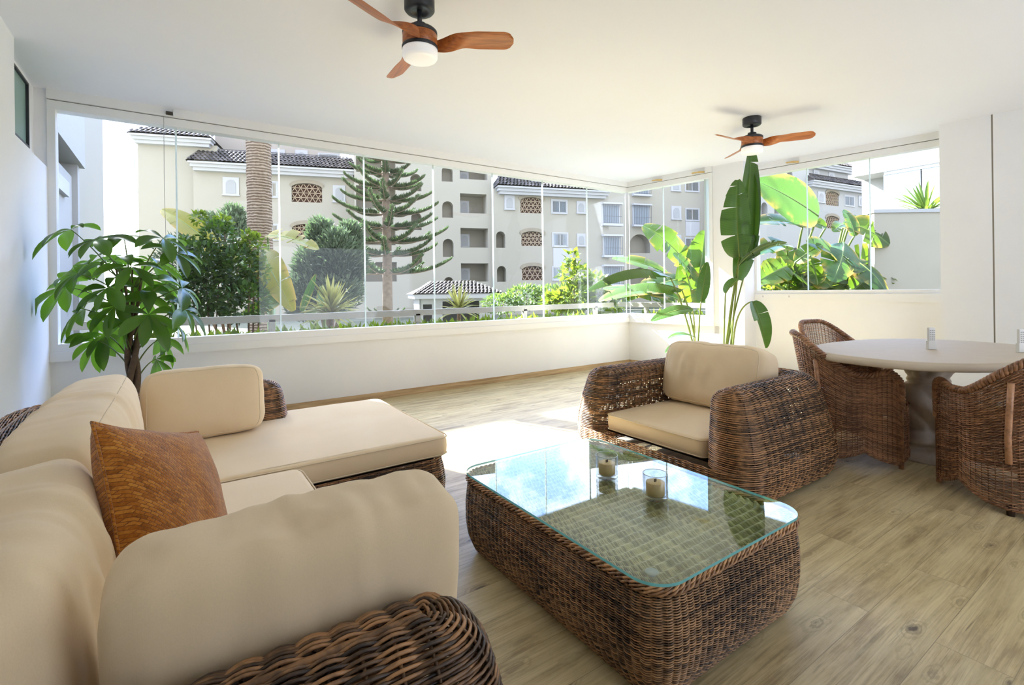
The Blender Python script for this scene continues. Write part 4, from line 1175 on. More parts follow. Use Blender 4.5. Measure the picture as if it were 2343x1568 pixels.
def lattice(par, r, seg=.36):
    """brick lattice in a segmental arch"""
    u0, u1, z0, z1 = r; rise = (u1 - u0) * .16
    m_ = MB(); P = arch_pts(u0 - .16, u1 + .16, z1 + .30, rise + .12); I = arch_pts(u0, u1, z1, rise)
    for k in range(len(P) - 1):
        q = [P[k], P[k + 1], I[k + 1], I[k]]
        m_.add([(u, -.06, z) for u, z in q] + [(u, .10, z) for u, z in q], [[0, 1, 2, 3], [0, 4, 5, 1], [3, 2, 6, 7]])
    m_.build('arch_surround', 'arch_stone', par, False)
    m_ = MB()
    W_, H_ = u1 - u0, z1 - z0; nb = max(3, int(H_ / (seg * .86)))
    topz = lambda u: z1 - rise + rise * math.sqrt(max(0, 1 - ((u - (u0 + u1) / 2) / (W_ / 2)) ** 2))
    for k in range(nb + 1):
        z = z0 + H_ * k / nb
        if z < z1 - rise * .5: m_.bar((u0, .08, z), (u1, .08, z), .05, .05)
    s_ = H_ / nb * 1.155
    for sg in (1, -1):
        x = u0 - H_ / 1.73
        while x < u1 + H_ / 1.73:
            pts_ = []
            for t_ in np.linspace(0, 1, 25):
                u = x + sg * t_ * H_ / 1.73; z = z0 + t_ * H_
                if u0 <= u <= u1 and z <= topz(u): pts_.append((u, .08, z))
            if len(pts_) > 1: m_.bar(pts_[0], pts_[-1], .05, .05)
            x += s_
    m_.build('brick_lattice', 'lattice_brick', par, False)
def bay(par, r):
    u0, u1, z0, z1 = r
    m_ = MB(); m_.box((u0 - .1, -.5, z0 - .25), (u1 + .1, .05, z0 - .05)); m_.box((u0 - .1, -.5, z1), (u1 + .1, .05, z1 + .15))
    m_.box((u0, -.10, z0 - .05), (u1, .02, z1))
    w_ = m_.build('bay_window', 'trim_white', par, False)
    g_ = MB(); g_.box((u0 + .12, -.12, z0), (u1 - .12, -.09, z1 - .1)); g_.build('pane', 'window_glass_far', w_, False)
    g_ = MB(); n = 11
    for k in range(n): x = u0 + (u1 - u0) * k / (n - 1); g_.bar((x, -.46, z0 - .05), (x, -.46, z1), .03, .03)
    for z in (z0, z0 + (z1 - z0) * .35, z1 - .05): g_.bar((u0, -.46, z), (u1, -.46, z), .03, .03)
    g_.build('grille', 'iron_bars', w_, False)

def block(label, deg, v, wall, mat, deep=9.0, loggias=(), arches=(), slits=(), lats=(), shutters=(), windows=(), bays=(), whites=(), eave=None, open_top=False):
    a = math.radians(deg); nf = fwd * math.cos(a) - rgt * math.sin(a); uf = rgt * math.cos(a) + fwd * math.sin(a)
    t = thing('apartment_block', label, 'building', (nf.x * v, nf.y * v, 0), math.atan2(uf.y, uf.x))
    u0, u1, z0, z1 = wall
    holes = list(loggias) + list(arches) + list(slits) + list(lats)
    m_ = MB(); holed_wall(m_, u0, u1, z0, z1, holes)
    m_.add([(u0, 0, z0), (u0, deep, z0), (u0, deep, z1), (u0, 0, z1), (u1, 0, z0), (u1, deep, z0), (u1, deep, z1), (u1, 0, z1)], [[0, 1, 2, 3], [4, 7, 6, 5], [3, 2, 6, 7], [1, 5, 6, 2]])
    for h in loggias: recess(m_, h, 1.5)
    for h in arches: recess(m_, h, 1.0, arch=(h[1] - h[0]) / 2)
    for h in slits: recess(m_, h, .8, arch=(h[1] - h[0]) / 2)
    for h in lats: recess(m_, h, .35, 0, 2, arch=(h[1] - h[0]) * .16)
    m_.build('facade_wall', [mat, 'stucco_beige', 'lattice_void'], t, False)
    for h in lats: lattice(t, h)
    for r in shutters: arch_window(t, r)
    for r in windows: rect_window(t, r)
    for r in bays: bay(t, r)
    for r in whites:
        w_ = MB(); w_.box((r[0], -.04, r[2]), (r[1], .02, r[3])); w_.build('white_panel', 'trim_white', t, False)
    for h in loggias:
        if h[2] > 1 and h[1] - h[0] < 2.8:
            r = (h[0] + .25, h[0] + 1.05, h[2] + .15, h[3] - .35)
            w_ = MB(); w_.box((r[0], 1.40, r[2]), (r[1], 1.49, r[3])); q = w_.build('arched_window', 'trim_white', t, False)
            w_ = MB(); arch_prism(w_, r[0] + .14, r[1] - .14, r[2] + .1, r[3] - .14, .26, 1.38, 1.40); w_.build('shutter', 'shutter_grey', q, False)
    if eave:
        e0, e1, ez, top, dep, h0, h1 = eave
        w_ = MB(); w_.box((e0 + .25, -.45, ez - .62), (e1 - .25, .3, ez - .38)); w_.box((e0 + .1, -.62, ez - .38), (e1 - .1, .3, ez - .14)); w_.box((e0, -.80, ez - .14), (e1, .3, ez))
        w_.build('cornice', 'trim_white', t, False)
        w_ = MB(); tiles(w_, e0 - .1, e1 + .1, -.9, ez, dep, top, h0, h1, .30, 6)
        for s_, x in ((1, e0 - .1), (-1, e1 + .1)):
            hh = h0 if s_ > 0 else h1
            if hh: w_.add([(x, -.9, ez), (x + s_ * hh, dep, top), (x, dep * 2 + .9, ez)], t=[[0, 1, 2] if s_ < 0 else [0, 2, 1]], tint=.5)
        w_.add([(e0 - .1 + h0, dep, top), (e1 + .1 - h1, dep, top), (e1 + .1, dep * 2 + .9, ez), (e0 - .1, dep * 2 + .9, ez)], [[0, 1, 2, 3]], tint=.5)
        w_.build('tiled_roof', 'roof_tiles', t, False)
    return t
L1 = block('cream apartment block with two brick lattice windows behind the palm trunk', 17, 43, (-12.2, -.35, -1.8, 10.75), 'stucco_cream',
      lats=[(-5.3, -3.0, 8.46, 10.0), (-5.3, -3.0, 5.15, 6.7)], shutters=[(-10.2, -9.07, 8.8, 10.19), (-2.17, -1.2, 8.58, 9.96)],
      windows=[(-7.03, -6.42, 8.81, 9.95), (-7.1, -6.39, 5.4, 6.56), (-7.14, -6.43, 2.49, 3.6)], eave=(-12.35, -.30, 11.15, 12.45, .9, .5, .5))
m_ = MB(); m_.box((-11.3, .9, 12.55), (-.9, .95, 12.6))
for k in range(9): m_.box((-11.2 + k * 1.28, .9, 11.9), (-11.16 + k * 1.28, .94, 12.6))
m_.build('roof_terrace_rail', 'iron_bars', L1, False)
TW = block('cream corner tower with its own small hipped roof, left of the palm', 17, 43.6, (-16.0, -10.7, -1.8, 12.75), 'stucco_cream', deep=5.2, eave=(-16.3, -10.9, 13.1, 15.1, 2.2, 2.5, 2.5))
for z in (9.1, 5.4):
    m_ = MB(); m_.box((-16.7, 1.0, z), (-16.0, 3.0, z + .2)); m_.build('balcony_slab', 'trim_white', TW, False)
    m_ = MB(); m_.box((-16.5, 1.0, z + 3.0), (-16.0, 3.0, z + 3.3)); m_.build('balcony_canopy', 'trim_white', TW, False)
m_ = MB()
for z in (9.3, 5.6):
    for k in range(6): m_.bar((-16.6, 1.1 + k * .36, z), (-16.6, 1.1 + k * .36, z + 2.6), .03, .03)
m_.build('balcony_bars', 'iron_bars', TW, False)
block('pale penthouse storey set back above the tiled eave of the block behind the palm', 17, 47, (-11.7, -1.81, 11.2, 16.2), 'stucco_rose', deep=5,
      shutters=[(-7.49, -6.28, 11.99, 13.67), (-5.45, -4.43, 12.11, 13.73)], windows=[(-3.47, -1.95, 12.2, 13.51)])
block('cream stair tower block with deep balconies and a column of arched openings, behind the pine', 17, 40, (-.45, 10.6, -1.8, 15), 'stucco_cream',
      loggias=[(-.3, 2.7, 10.48, 12.14), (-.33, 2.67, 7.69, 9.43), (-.46, 2.63, 4.81, 6.41), (-.4, 2.7, 1.93, 3.47), (7.85, 10.2, 10.37, 11.64), (7.85, 10.1, 7.56, 9.17), (7.85, 10.2, 4.71, 6.32), (7.85, 10.2, 1.87, 3.39)],
      arches=[(3.83, 4.71, 9.18, 10.56), (3.86, 4.7, 6.06, 7.46), (3.89, 4.7, 2.95, 4.46)], slits=[(6.36, 7.28, 10.08, 11.35), (6.36, 7.28, 7.12, 8.47), (6.37, 7.27, 3.91, 5.39), (6.43, 7.23, 1.2, 2.26)])
block('cream apartment block with three stacked brick lattice windows and a long tiled eave', 17, 39.5, (10.6, 21.2, -1.8, 9.6), 'stucco_cream', deep=8,
      lats=[(12.91, 14.98, 7.65, 9.0), (12.96, 14.99, 4.85, 6.1), (12.99, 14.95, 1.93, 3.15)], shutters=[(11.5, 12.39, 7.9, 9.07), (18.07, 18.92, 7.79, 8.86), (18.07, 18.88, 4.92, 6.01)],
      windows=[(15.81, 17.09, 7.75, 8.82), (15.85, 17.13, 4.89, 5.97), (15.81, 16.8, 1.98, 3.04)], bays=[(20.51, 22.28, 6.97, 8.64), (20.56, 22.29, 4.17, 5.8), (20.52, 22.34, 1.57, 3.12)],
      whites=[(15.83, 17.65, 3.08, 4.70)], arches=[(10.75, 11.55, 4.67, 6.04), (10.79, 11.59, 1.83, 3.15)], eave=(10.75, 21.0, 9.72, 10.95, 1.0, .7, .9))
block('cream apartment block behind the corner of the two windows, with grilled bays', 17, 47, (22.6, 42.2, -1.8, 18.5), 'stucco_cream', deep=8,
      bays=[(28.12, 30.15, 11.34, 13.29), (28.07, 30.15, 8.03, 10.09)], arches=[(27.66, 30.22, 4.95, 6.99), (27.71, 30.22, 1.61, 3.4)],
      shutters=[(32.96, 34.22, 11.9, 13.27), (32.96, 34.23, 8.74, 10.24), (32.97, 34.19, 5.54, 7.02)], windows=[(34.89, 36.59, 11.98, 13.05), (34.9, 36.54, 8.7, 9.98), (34.8, 36.32, 5.5, 6.67)], whites=[(34.81, 36.64, 6.93, 8.55)])
block('pale stair tower of the far wing seen through the right window', 27, 33.4, (44.9, 54.0, -3, 19), 'stucco_white', deep=6,
      arches=[(45.93, 46.92, 8.34, 9.85), (48.01, 48.75, 8.64, 10.07), (51.05, 51.89, 4.3, 5.31), (50.2, 51.1, 12.2, 13.6)])
block('far white wing with two tiled eaves and lattice windows seen through the right window', 27, 33.4, (53.6, 71.7, -3, 12.5), 'stucco_white', deep=6,
      lats=[(57.05, 59.52, 10.3, 11.9), (56.99, 59.46, 7.67, 9.1)], shutters=[(55.51, 56.75, 10.5, 11.71), (63.47, 64.87, 10.6, 11.8)], windows=[(60.7, 62.5, 10.5, 11.6)],
      bays=[(66.53, 68.12, 9.9, 11.5), (69.26, 71.43, 9.9, 11.5)], eave=(53.6, 68.2, 12.7, 13.9, 1.0, .6, .8))
block('penthouse of the far white wing under a second tiled roof', 27, 34.8, (55.0, 64.0, 12.5, 15.1), 'stucco_white', deep=5,
      shutters=[(57.0, 58.1, 13.3, 14.6), (60.0, 61.1, 13.3, 14.6)], eave=(55.0, 65.0, 15.3, 16.8, 1.4, .8, 1.2))
t = thing('apartment_block', 'nearer white block with a glazed balcony at the far right of the right window', 'building', (27.5, 7, -1))
def nb(name, mat, lo, hi):
    m_ = MB(); m_.box(np.array(lo, float) - (27.5, 7, -1), np.array(hi, float) - (27.5, 7, -1)); return m_.build(name, mat, t, False)
nb('wall', 'stucco_white', (28.9, 1, -1), (33, 10.6, 7.5)); nb('parapet', 'stucco_white', (27.5, 1, 6.5), (33, 10.5, 7.6)); nb('slab', 'stucco_white', (27.5, 1, 3.6), (29.2, 9.2, 4.75))
nb('roof', 'stucco_white', (29.5, 1, 7.6), (33, 9.5, 9.3))
q = nb('balcony_glazing', 'trim_white', (27.55, 1.5, 6.35), (27.62, 9.2, 6.5))
for k in range(5):
    m_ = MB(); m_.box((.07, -5.0 + k * 1.45 + .03, 5.78), (.09, -5.0 + (k + 1) * 1.45 - .03, 7.35)); m_.build('glass_pane', 'window_glass_far', q, False)

# unseen block added to the left so its roof and chimney cut low sunlight
t = thing('apartment_block', 'added unseen tall cream block to the left that shades the terrace edge', 'building', (-9, 24, -1))
m_ = MB(); m_.box((-8, -4, 0), (6.4, 4, 14.41)); m_.build('wall', 'stucco_cream', t, False)
m_ = MB(); m_.box((4.33, -4, 14.41), (4.64, -3.7, 16.6)); m_.build('chimney', 'stucco_white', t, False)  # added to cast the dark strip between the sun patches

# small gatehouse with a hipped tile roof among the shrubs
a = math.radians(17); nf = fwd * math.cos(a) - rgt * math.sin(a)
t = thing('garden_pavilion', 'small white gatehouse with a hipped tile roof beyond the railing', 'pavilion', (nf.x * 28 + 5.3 * .9546, nf.y * 28 - 5.3 * .2979, -1), math.radians(-17.33))
m_ = MB(); holed_wall(m_, -2.2, 2.2, 0, 1.75, [(-.9, 1.25, 0, 1.55), (-2.0, -1.5, .3, 1.4)]); m_.box((-2.2, 3.2, 0), (2.2, 3.3, 1.75)); m_.box((-2.2, 0, 0), (-2.1, 3.3, 1.75)); m_.box((2.1, 0, 0), (2.2, 3.3, 1.75)); m_.build('wall', 'stucco_white', t, False)
m_ = MB(); m_.box((-2.5, -.3, 1.72), (2.5, 3.6, 1.95)); m_.build('cornice', 'trim_white', t, False)
m_ = MB(); tiles(m_, -2.62, 2.62, -.42, 1.97, 1.65, 2.70, 1.35, 1.35, .22, 8)
for x, s_ in ((-2.62, 1), (2.62, -1)): m_.add([(x, -.42, 1.97), (x + s_ * 1.35, 1.65, 2.70), (x, 3.72, 1.97)], t=[[0, 1, 2]], tint=.5)
m_.add([(-1.27, 1.65, 2.70), (1.27, 1.65, 2.70), (2.62, 3.72, 1.97), (-2.62, 3.72, 1.97)], [[0, 1, 2, 3]], tint=.5)
m_.build('tiled_roof', 'roof_tiles', t, False)

# ================================================================== PLANTS
def at(px, py, d):
    """point seen at that place of the frame, d metres in front of the camera"""
    x, y = px - 1171.5, py - 662.0
    x, y = x * cr - y * sr, x * sr + y * cr
    p = (fwd + rgt * (x / LENS_PX) - upv * (y / LENS_PX)) * d
    return np.array([p.x, p.y, p.z + HC])
def unit(v):
    v = np.asarray(v, float); return v / max(np.linalg.norm(v), 1e-9)
def bez(a, c, b, n):
    t = np.linspace(0, 1, n)[:, None]
    return (1 - t) ** 2 * np.asarray(a) + 2 * t * (1 - t) * np.asarray(c) + t * t * np.asarray(b)

def broad_leaf(mb, a, b, width, arch=.12, face=None, fold=.35, curl=.15, tears=5, n=26, roll=0.0):
    """big paddle leaf from a (stalk end) to b (tip); face = direction its upper side looks to"""
    a = np.asarray(a, float); b = np.asarray(b, float); L = np.linalg.norm(b - a)
    face = unit((0, 0, 1) if face is None else face)
    M = bez(a, (a + b) / 2 + face * arch * L * 2, b, n)
    T = np.gradient(M, axis=0); T /= np.linalg.norm(T, axis=1, keepdims=True)
    S = np.cross(T, face); S /= np.maximum(np.linalg.norm(S, axis=1, keepdims=True), 1e-6)
    N = np.cross(S, T)
    t = np.linspace(0, 1, n)
    wv = width / 2 * np.clip(np.sin(PI * (t * .97 + .015) ** .72), 0, 1) ** .55
    ti = float(rng.uniform(.1, .9))
    for sd in (-1, 1):
        cuts = sorted(set([0, n - 1] + [int(k) for k in rng.integers(3, n - 2, max(0, tears))]))
        for c0, c1 in zip(cuts[:-1], cuts[1:]):
            if c1 <= c0: continue
            sl = slice(c0, c1 + 1); k = c1 - c0 + 1
            y = np.linspace(0, 1, 7)[None, :]
            f = fold + rng.normal(0, .12 if tears else 0); sk = rng.normal(0, .16 if tears else 0)
            w = wv[sl][:, None]
            fo = math.cos(f) * y; up_ = math.sin(f) * y - curl * y ** 2
            G = M[sl][:, None, :] + sd * S[sl][:, None, :] * (w * fo)[..., None] + N[sl][:, None, :] * (w * up_)[..., None] + T[sl][:, None, :] * (w * sk * y ** 1.5 * np.linspace(.4, 1, k)[:, None])[..., None]
            yy = np.broadcast_to(y, (k, 7))
            SU = (t[sl] * L * 260)[:, None] - yy * 9.0
            mb.grid(G if sd > 0 else G[:, ::-1], su=(SU if sd > 0 else SU[:, ::-1]), tint=np.full((k, 7), ti) + (np.sin(np.arange(k) * 2.1)[:, None] * .05), vein=np.exp(-(np.where(sd > 0, yy, yy[:, ::-1]) / .07) ** 2), rim=(yy if sd > 0 else yy[:, ::-1]) ** 5)
    return M
def paddle(par, mat, a, b, width, stalk=None, sr_=(.012, .007), smat='stem_green', **k):
    m_ = MB(); M = broad_leaf(m_, a, b, width, **k)
    lf = m_.build('leaf', mat, par)
    s_ = MB(); mid = MB()
    P = np.asarray(M); s_.tube(P[:int(len(P) * .9)], np.linspace(sr_[1], .002, int(len(P) * .9)), 5, tint=.6)
    if stalk is not None:
        Q = np.asarray(stalk, float); s_.tube(Q, np.linspace(sr_[0], sr_[1], len(Q)), 7, tint=.5)
    s_.build('leaf_stalk', smat, lf)
    return lf
def leafcloud(mb, C, D, L, Wd, tint, up=None, fold=.3):
    """many small pointed leaves: centres C, directions D, lengths L, widths Wd"""
    n = len(C); D = D / np.linalg.norm(D, axis=1, keepdims=True)
    U = rng.normal(0, 1, (n, 3)) * .5 + np.array([0, 0, 1.0])
    S = np.cross(D, U); S /= np.maximum(np.linalg.norm(S, axis=1, keepdims=True), 1e-6); N = np.cross(S, D)
    L = np.broadcast_to(L, (n,))[:, None]; Wd = np.broadcast_to(Wd, (n,))[:, None]
    v = np.stack([C, C + D * L * .45 + S * Wd / 2 + N * Wd * fold * .5, C + D * L - N * L * .08, C + D * L * .45 - S * Wd / 2 + N * Wd * fold * .5, C + D * L * .5], 1)
    base = (np.arange(n) * 5)[:, None]
    q = np.concatenate([base + np.array([[0, 1, 2, 4]]), base + np.array([[0, 4, 2, 3]])])
    mb.add(v.reshape(-1, 3), q, tint=np.repeat(np.broadcast_to(tint, (n,)), 5))
def ball_points(n, c, r, shell=.5):
    d = rng.normal(0, 1, (n, 3)); d /= np.linalg.norm(d, axis=1, keepdims=True)
    k = (shell + (1 - shell) * rng.uniform(0, 1, n)) ** .6
    return np.asarray(c) + d * k[:, None] * np.asarray(r), d
def bush(name, label, cat, base, blobs, n, L, Wd, mat, group=None, stems=4, smat='bark', kind=None, upb=.25):
    t = thing(name, label, cat, base, 0, group); base = np.asarray(base, float)
    m_ = MB(); tot = sum(b_[1][0] * b_[1][1] + b_[1][2] * b_[1][0] for b_ in blobs)
    for c, r in blobs:
        k = max(20, int(n * (r[0] * r[1] + r[2] * r[0]) / tot)); P, d = ball_points(k, np.asarray(c) - base, r)
        leafcloud(m_, P, d + rng.normal(0, .5, (k, 3)) + np.array([0, 0, upb]), rng.uniform(.6, 1.2, k) * L, rng.uniform(.7, 1.1, k) * Wd, rng.uniform(0, 1, k))
    m_.build('foliage', mat, t)
    m_ = MB()
    for k in range(stems):
        c = np.asarray(blobs[k % len(blobs)][0]) - base; s0 = rng.normal(0, .05, 3) * [1, 1, 0]
        m_.tube(bez(s0, (s0 + c) / 2 + rng.normal(0, .08, 3), c, 8), np.linspace(.022, .008, 8), 6)
    m_.build('stems', smat, t)
    return t

# ---------------------------------------------------------------- indoor money tree, left corner
MT = np.array([-.27, 4.55, 0])
t = thing('money_tree', 'bushy dark green potted plant with fingered leaves in the left corner behind the sofa', 'plant', MT)
b = MB(); b.lathe([(0, 0), (.14, 0), (.185, .34), (.19, .36), (.175, .36), (.17, .32), (0, .32)], 36); b.build('pot', 'ceramic_pot', t)
b = MB(); b.lathe([(0, .325), (.168, .325)], 30); b.build('soil', 'soil', t)
b = MB()
for k in range(3):
    ph = np.linspace(0, 5, 26) + k * 2.1; z = np.linspace(.32, .98, 26)
    b.tube(np.stack([.028 * np.cos(ph), .028 * np.sin(ph), z], 1), np.linspace(.026, .016, 26), 8)
crown = np.array([.0, .0, .95])
b.build('trunk', 'bark_money', t)
hubs = [(-0.452, 4.408, 1.573), (-0.605, 4.586, 1.658), (-0.307, 4.485, 1.615), (-0.374, 4.62, 1.442), (-0.58, 4.633, 1.348), (-0.074, 4.308, 1.594), (-0.005, 4.278, 1.491), (-0.201, 4.756, 1.314), (0.037, 4.42, 1.238), (-0.394, 4.406, 1.241), (-0.671, 4.847, 1.258), (-0.305, 4.543, 1.003), (-0.444, 4.755, 0.902), (-0.014, 4.546, 0.969), (-0.112, 4.641, 0.849), (0.051, 4.357, 1.082), (-0.133, 4.638, 0.7), (-0.491, 4.773, 0.855), (-0.54, 4.573, 1.096), (-0.251, 4.7, 1.193), (-0.158, 4.659, 1.442), (-0.257, 4.307, 1.391), (-0.509, 4.71, 1.437), (-0.064, 4.613, 1.274), (-0.353, 4.445, 1.118), (-0.162, 4.288, 1.054)]
for i, h in enumerate(hubs):
    h = np.array(h) - MT; out_ = unit((h - [0, 0, 1.15]) * [1, 1, .5])
    m_ = MB(); ax = unit(out_ * .75 + np.array([0, 0, .5])); s1 = unit(np.cross(ax, (0, 0, 1.0))); s2 = np.cross(ax, s1)
    nl = int(rng.integers(5, 8)); a0 = rng.uniform(0, 6)
    for k in range(nl):
        a = a0 + k * 2 * PI / nl
        d = unit(np.cos(a) * s1 + np.sin(a) * s2 + ax * .25 + np.array([0, 0, -.35]))
        L = rng.uniform(.15, .26); w = L * rng.uniform(.36, .44); n = 9
        face = unit(ax + np.array([0, 0, .3]))
        P = bez(h, h + d * L * .6 + face * .02, h + d * L + np.array([0, 0, -.30 * L]), n)
        T = np.gradient(P, axis=0); T /= np.linalg.norm(T, axis=1, keepdims=True)
        S = np.cross(T, face); S /= np.maximum(np.linalg.norm(S, axis=1, keepdims=True), 1e-6); N = np.cross(S, T)
        tt = np.linspace(0, 1, n); wv = w / 2 * np.clip(np.sin(PI * tt ** 1.25), 0, 1) ** .8
        y = np.linspace(-1, 1, 5)
        G = P[:, None] + S[:, None] * (wv[:, None] * y)[..., None] + N[:, None] * (wv[:, None] * np.abs(y) * .28)[..., None]
        G[..., 0] = np.maximum(G[..., 0], XL + .012 - MT[0] + .01 * rng.uniform(0, 1))      # leaves rest against the wall
        m_.grid(G, tint=float(rng.uniform(0, 1)))
    lf = m_.build('leaf', 'leaf_money', t)
    st = MB(); root = np.array([0, 0, np.clip(h[2] - .18, .55, 1.25)]) + h * [.12, .12, 0]
    st.tube(bez(root, (root + h) / 2 + np.array([0, 0, .06]), h, 9), np.linspace(.006, .003, 9), 5, tint=.4); st.build('leaf_stalk', 'stem_green', lf)
b = MB()
for k, (dx, dy) in enumerate(((.07, -.05), (-.09, .04), (.0, .08), (-.04, -.09))):
    b.tube(bez((0, 0, .9), (dx * .4, dy * .4, 1.05), (dx, dy, 1.38), 10), np.linspace(.016, .006, 10), 7)
b.build('branches', 'bark_money', t)

# ---------------------------------------------------------------- indoor bird of paradise by the pier
BP = np.array([5.05, 3.36, 0])
t = thing('bird_of_paradise', 'tall potted plant with big paddle leaves behind the armchair by the pier', 'plant', BP)
b = MB(); b.lathe([(0, 0), (.17, 0), (.22, .40), (.225, .42), (.21, .42), (.20, .37), (0, .37)], 36); b.build('pot', 'ceramic_pot', t)
b = MB(); b.lathe([(0, .375), (.198, .375)], 30); b.build('soil', 'soil', t)
cL = np.array([-.15, .10, .38]); cRt = np.array([.12, -.10, .38])
def ind(px, py, d): return at(px, py, d) - BP
toC = unit(np.array([-5.05, -3.36, 0]))
def bird(root, stalk_px, d0, tip_px, d1, width, face, arch=.05, fold=.5, curl=.1, tears=2, bend=None):
    a = ind(*stalk_px, d0); c = (root + a) / 2 + (np.array(bend) if bend is not None else np.array([0, 0, .12]))
    paddle(t, 'leaf_bird', a, ind(*tip_px, d1), width, stalk=bez(root, c, a, 16), arch=arch, face=face, fold=fold, curl=curl, tears=tears)
bird(cRt, (1685, 640), 5.45, (1718, 338), 5.62, .36, unit(toC + (.7, .1, .2)), .03, .45, .15, 3)
bird(cRt + (-.04, 0, 0), (1692, 588), 5.35, (1688, 412), 5.30, .40, unit(toC * .9 + (-.45, .4, .2)), .04, .6, .25, 6)
bird(cRt + (.02, .03, 0), (1712, 600), 5.5, (1722, 395), 5.6, .30, unit(toC * .5 + (.8, -.2, .1)), .02, .5, .1, 1)
bird(cRt + (.02, -.03, 0), (1690, 606), 5.35, (1800, 556), 5.25, .26, unit((0, 0, 1) - toC * .3), .16, .25, .35, 6, bend=(.02, 0, .1))
bird(cRt + (.05, -.05, 0), (1722, 690), 5.3, (1752, 797), 5.22, .26, unit(toC + (.6, -.5, .2)), .05, .3, .1, 1, bend=(-.10, .05, .28))
bird(cL, (1532, 632), 5.4, (1345, 662), 5.15, .36, unit((0, 0, 1) + toC * .15), .14, -.35, .1, 4, bend=(.03, 0, .15))
bird(cL + (.03, 0, 0), (1560, 664), 5.5, (1436, 655), 5.7, .30, unit((0, 0, 1) + toC * .35), .10, -.15, .25, 3, bend=(.03, 0, .15))
bird(cL + (.0, .03, 0), (1583, 706), 5.3, (1490, 735), 5.2, .17, unit((0, 0, 1) + toC * .8), .08, .2, .1, 0, bend=(.05, 0, .22))
bird(cL + (-.03, 0, 0), (1584, 790), 5.2, (1522, 808), 5.1, .13, unit((0, 0, 1) + toC * .6), .14, .2, .1, 0, bend=(0, 0, .12))
bird(cL + (-.03, -.03, 0), (1590, 772), 5.25, (1528, 775), 5.2, .12, unit((0, 0, 1) + toC * .3), .14, .2, .1, 0, bend=(0, 0, .10))
bird(cRt + (-.05, .0, 0), (1660, 672), 5.4, (1690, 640), 5.35, .14, unit((0, 0, 1) - toC * .5), .1, .6, .0, 1)
bird(cL + (.05, .02, 0), (1604, 690), 5.6, (1618, 600), 5.7, .16, unit(toC), .05, .5, .1, 0)

# ---------------------------------------------------------------- banana plants outside
def banana(name, label, base, leaves, mat='leaf_banana', stem_r=.09, stem_h=1.6, group=None):
    t = thing(name, label, 'plant', base, 0, group); base = np.asarray(base, float)
    b = MB(); b.tube([(0, 0, 0), (.02, .01, stem_h * .5), (.0, .03, stem_h)], [stem_r, stem_r * .85, stem_r * .6], 12, tint=.5); b.build('stem', 'stem_green', t)
    top = np.array([0, .02, stem_h * .92])
    for (p0, d0, p1, d1, w, face, kw) in leaves:
        a = at(*p0, d0) - base; e = at(*p1, d1) - base; m2 = kw.pop('mat', mat)
        paddle(t, m2, a, e, w, stalk=bez(top, (top + a) / 2 + np.array([0, 0, .25]), a, 12), sr_=(.028, .016), face=face, **kw)
    return t
S_ = lambda **k: dict(arch=.08, fold=.3, curl=.15, tears=6, **k)
camd = unit(np.array([-.564, -.826, 0]))
UP = np.array([0, 0, 1.0])
banana('banana_plant', 'yellowing banana plant with drooping leaves left of the joint in the long window', (1.28, 8.9, -.95), [
    ((612, 540), 8.0, (728, 572), 7.8, .42, UP + camd * .5, S_(mat='leaf_yellow')),
    ((602, 575), 8.0, (672, 712), 7.7, .46, UP * .5 + camd, dict(arch=.12, fold=.2, curl=.1, tears=4, mat='leaf_yellow')),
    ((505, 580), 8.2, (370, 480), 8.4, .42, UP + camd * .8, S_(mat='leaf_yellow')),
    ((585, 560), 8.0, (528, 612), 7.9, .34, UP + camd * .5, S_(mat='leaf_yellow')),
    ((560, 640), 7.9, (628, 680), 7.8, .24, UP * .6 + camd, S_(mat='leaf_banana')),
    ((640, 690), 7.7, (550, 730), 7.6, .34, UP * .6 + camd, S_(mat='leaf_banana'))], stem_h=2.3)
banana('banana_plant', 'single rolled young banana leaf standing by the yellow spiky plant', (1.95, 8.2, -.95), [
    ((690, 712), 7.7, (722, 628), 7.75, .22, camd + (.4, 0, 0), dict(arch=.02, fold=1.0, curl=.2, tears=0, mat='leaf_banana_dark')),
    ((745, 712), 7.8, (735, 655), 7.9, .22, camd, dict(arch=.05, fold=.6, curl=.2, tears=0, mat='leaf_banana_dark')),
    ((690, 726), 7.6, (735, 712), 7.5, .16, camd + UP, dict(arch=.05, fold=.4, curl=.2, tears=0, mat='leaf_banana_dark'))], stem_h=1.5, stem_r=.05)
banana('banana_plant', 'banana plants with sunlit yellow-edged leaves outside the short window', (7.35, 5.55, -.95), [
    ((1572, 604), 8.6, (1472, 516), 8.8, .62, UP + camd * 1.1, S_()),
    ((1592, 660), 8.6, (1612, 528), 8.7, .60, camd + UP * .3, S_()),
    ((1600, 650), 8.9, (1545, 560), 9.2, .55, camd + UP * .3, S_()),
    ((1560, 640), 8.3, (1436, 688), 8.0, .50, UP + camd * .6, S_()),
    ((1530, 630), 8.8, (1400, 592), 9.0, .36, UP + camd * .7, S_()),
    ((1520, 668), 8.1, (1370, 690), 7.8, .40, UP + camd * .5, S_(mat='leaf_banana')),
    ((1585, 690), 8.3, (1560, 600), 8.3, .46, camd + UP * .3, S_()),
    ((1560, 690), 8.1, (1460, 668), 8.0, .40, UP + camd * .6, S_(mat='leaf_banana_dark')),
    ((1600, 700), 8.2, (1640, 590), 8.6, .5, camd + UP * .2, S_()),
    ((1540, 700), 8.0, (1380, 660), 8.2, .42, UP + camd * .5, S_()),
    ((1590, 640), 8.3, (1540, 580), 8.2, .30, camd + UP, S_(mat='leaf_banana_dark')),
    ((1610, 655), 8.6, (1626, 530), 8.9, .46, camd + UP * .2, S_(mat='leaf_banana_dark'))], stem_h=1.6)
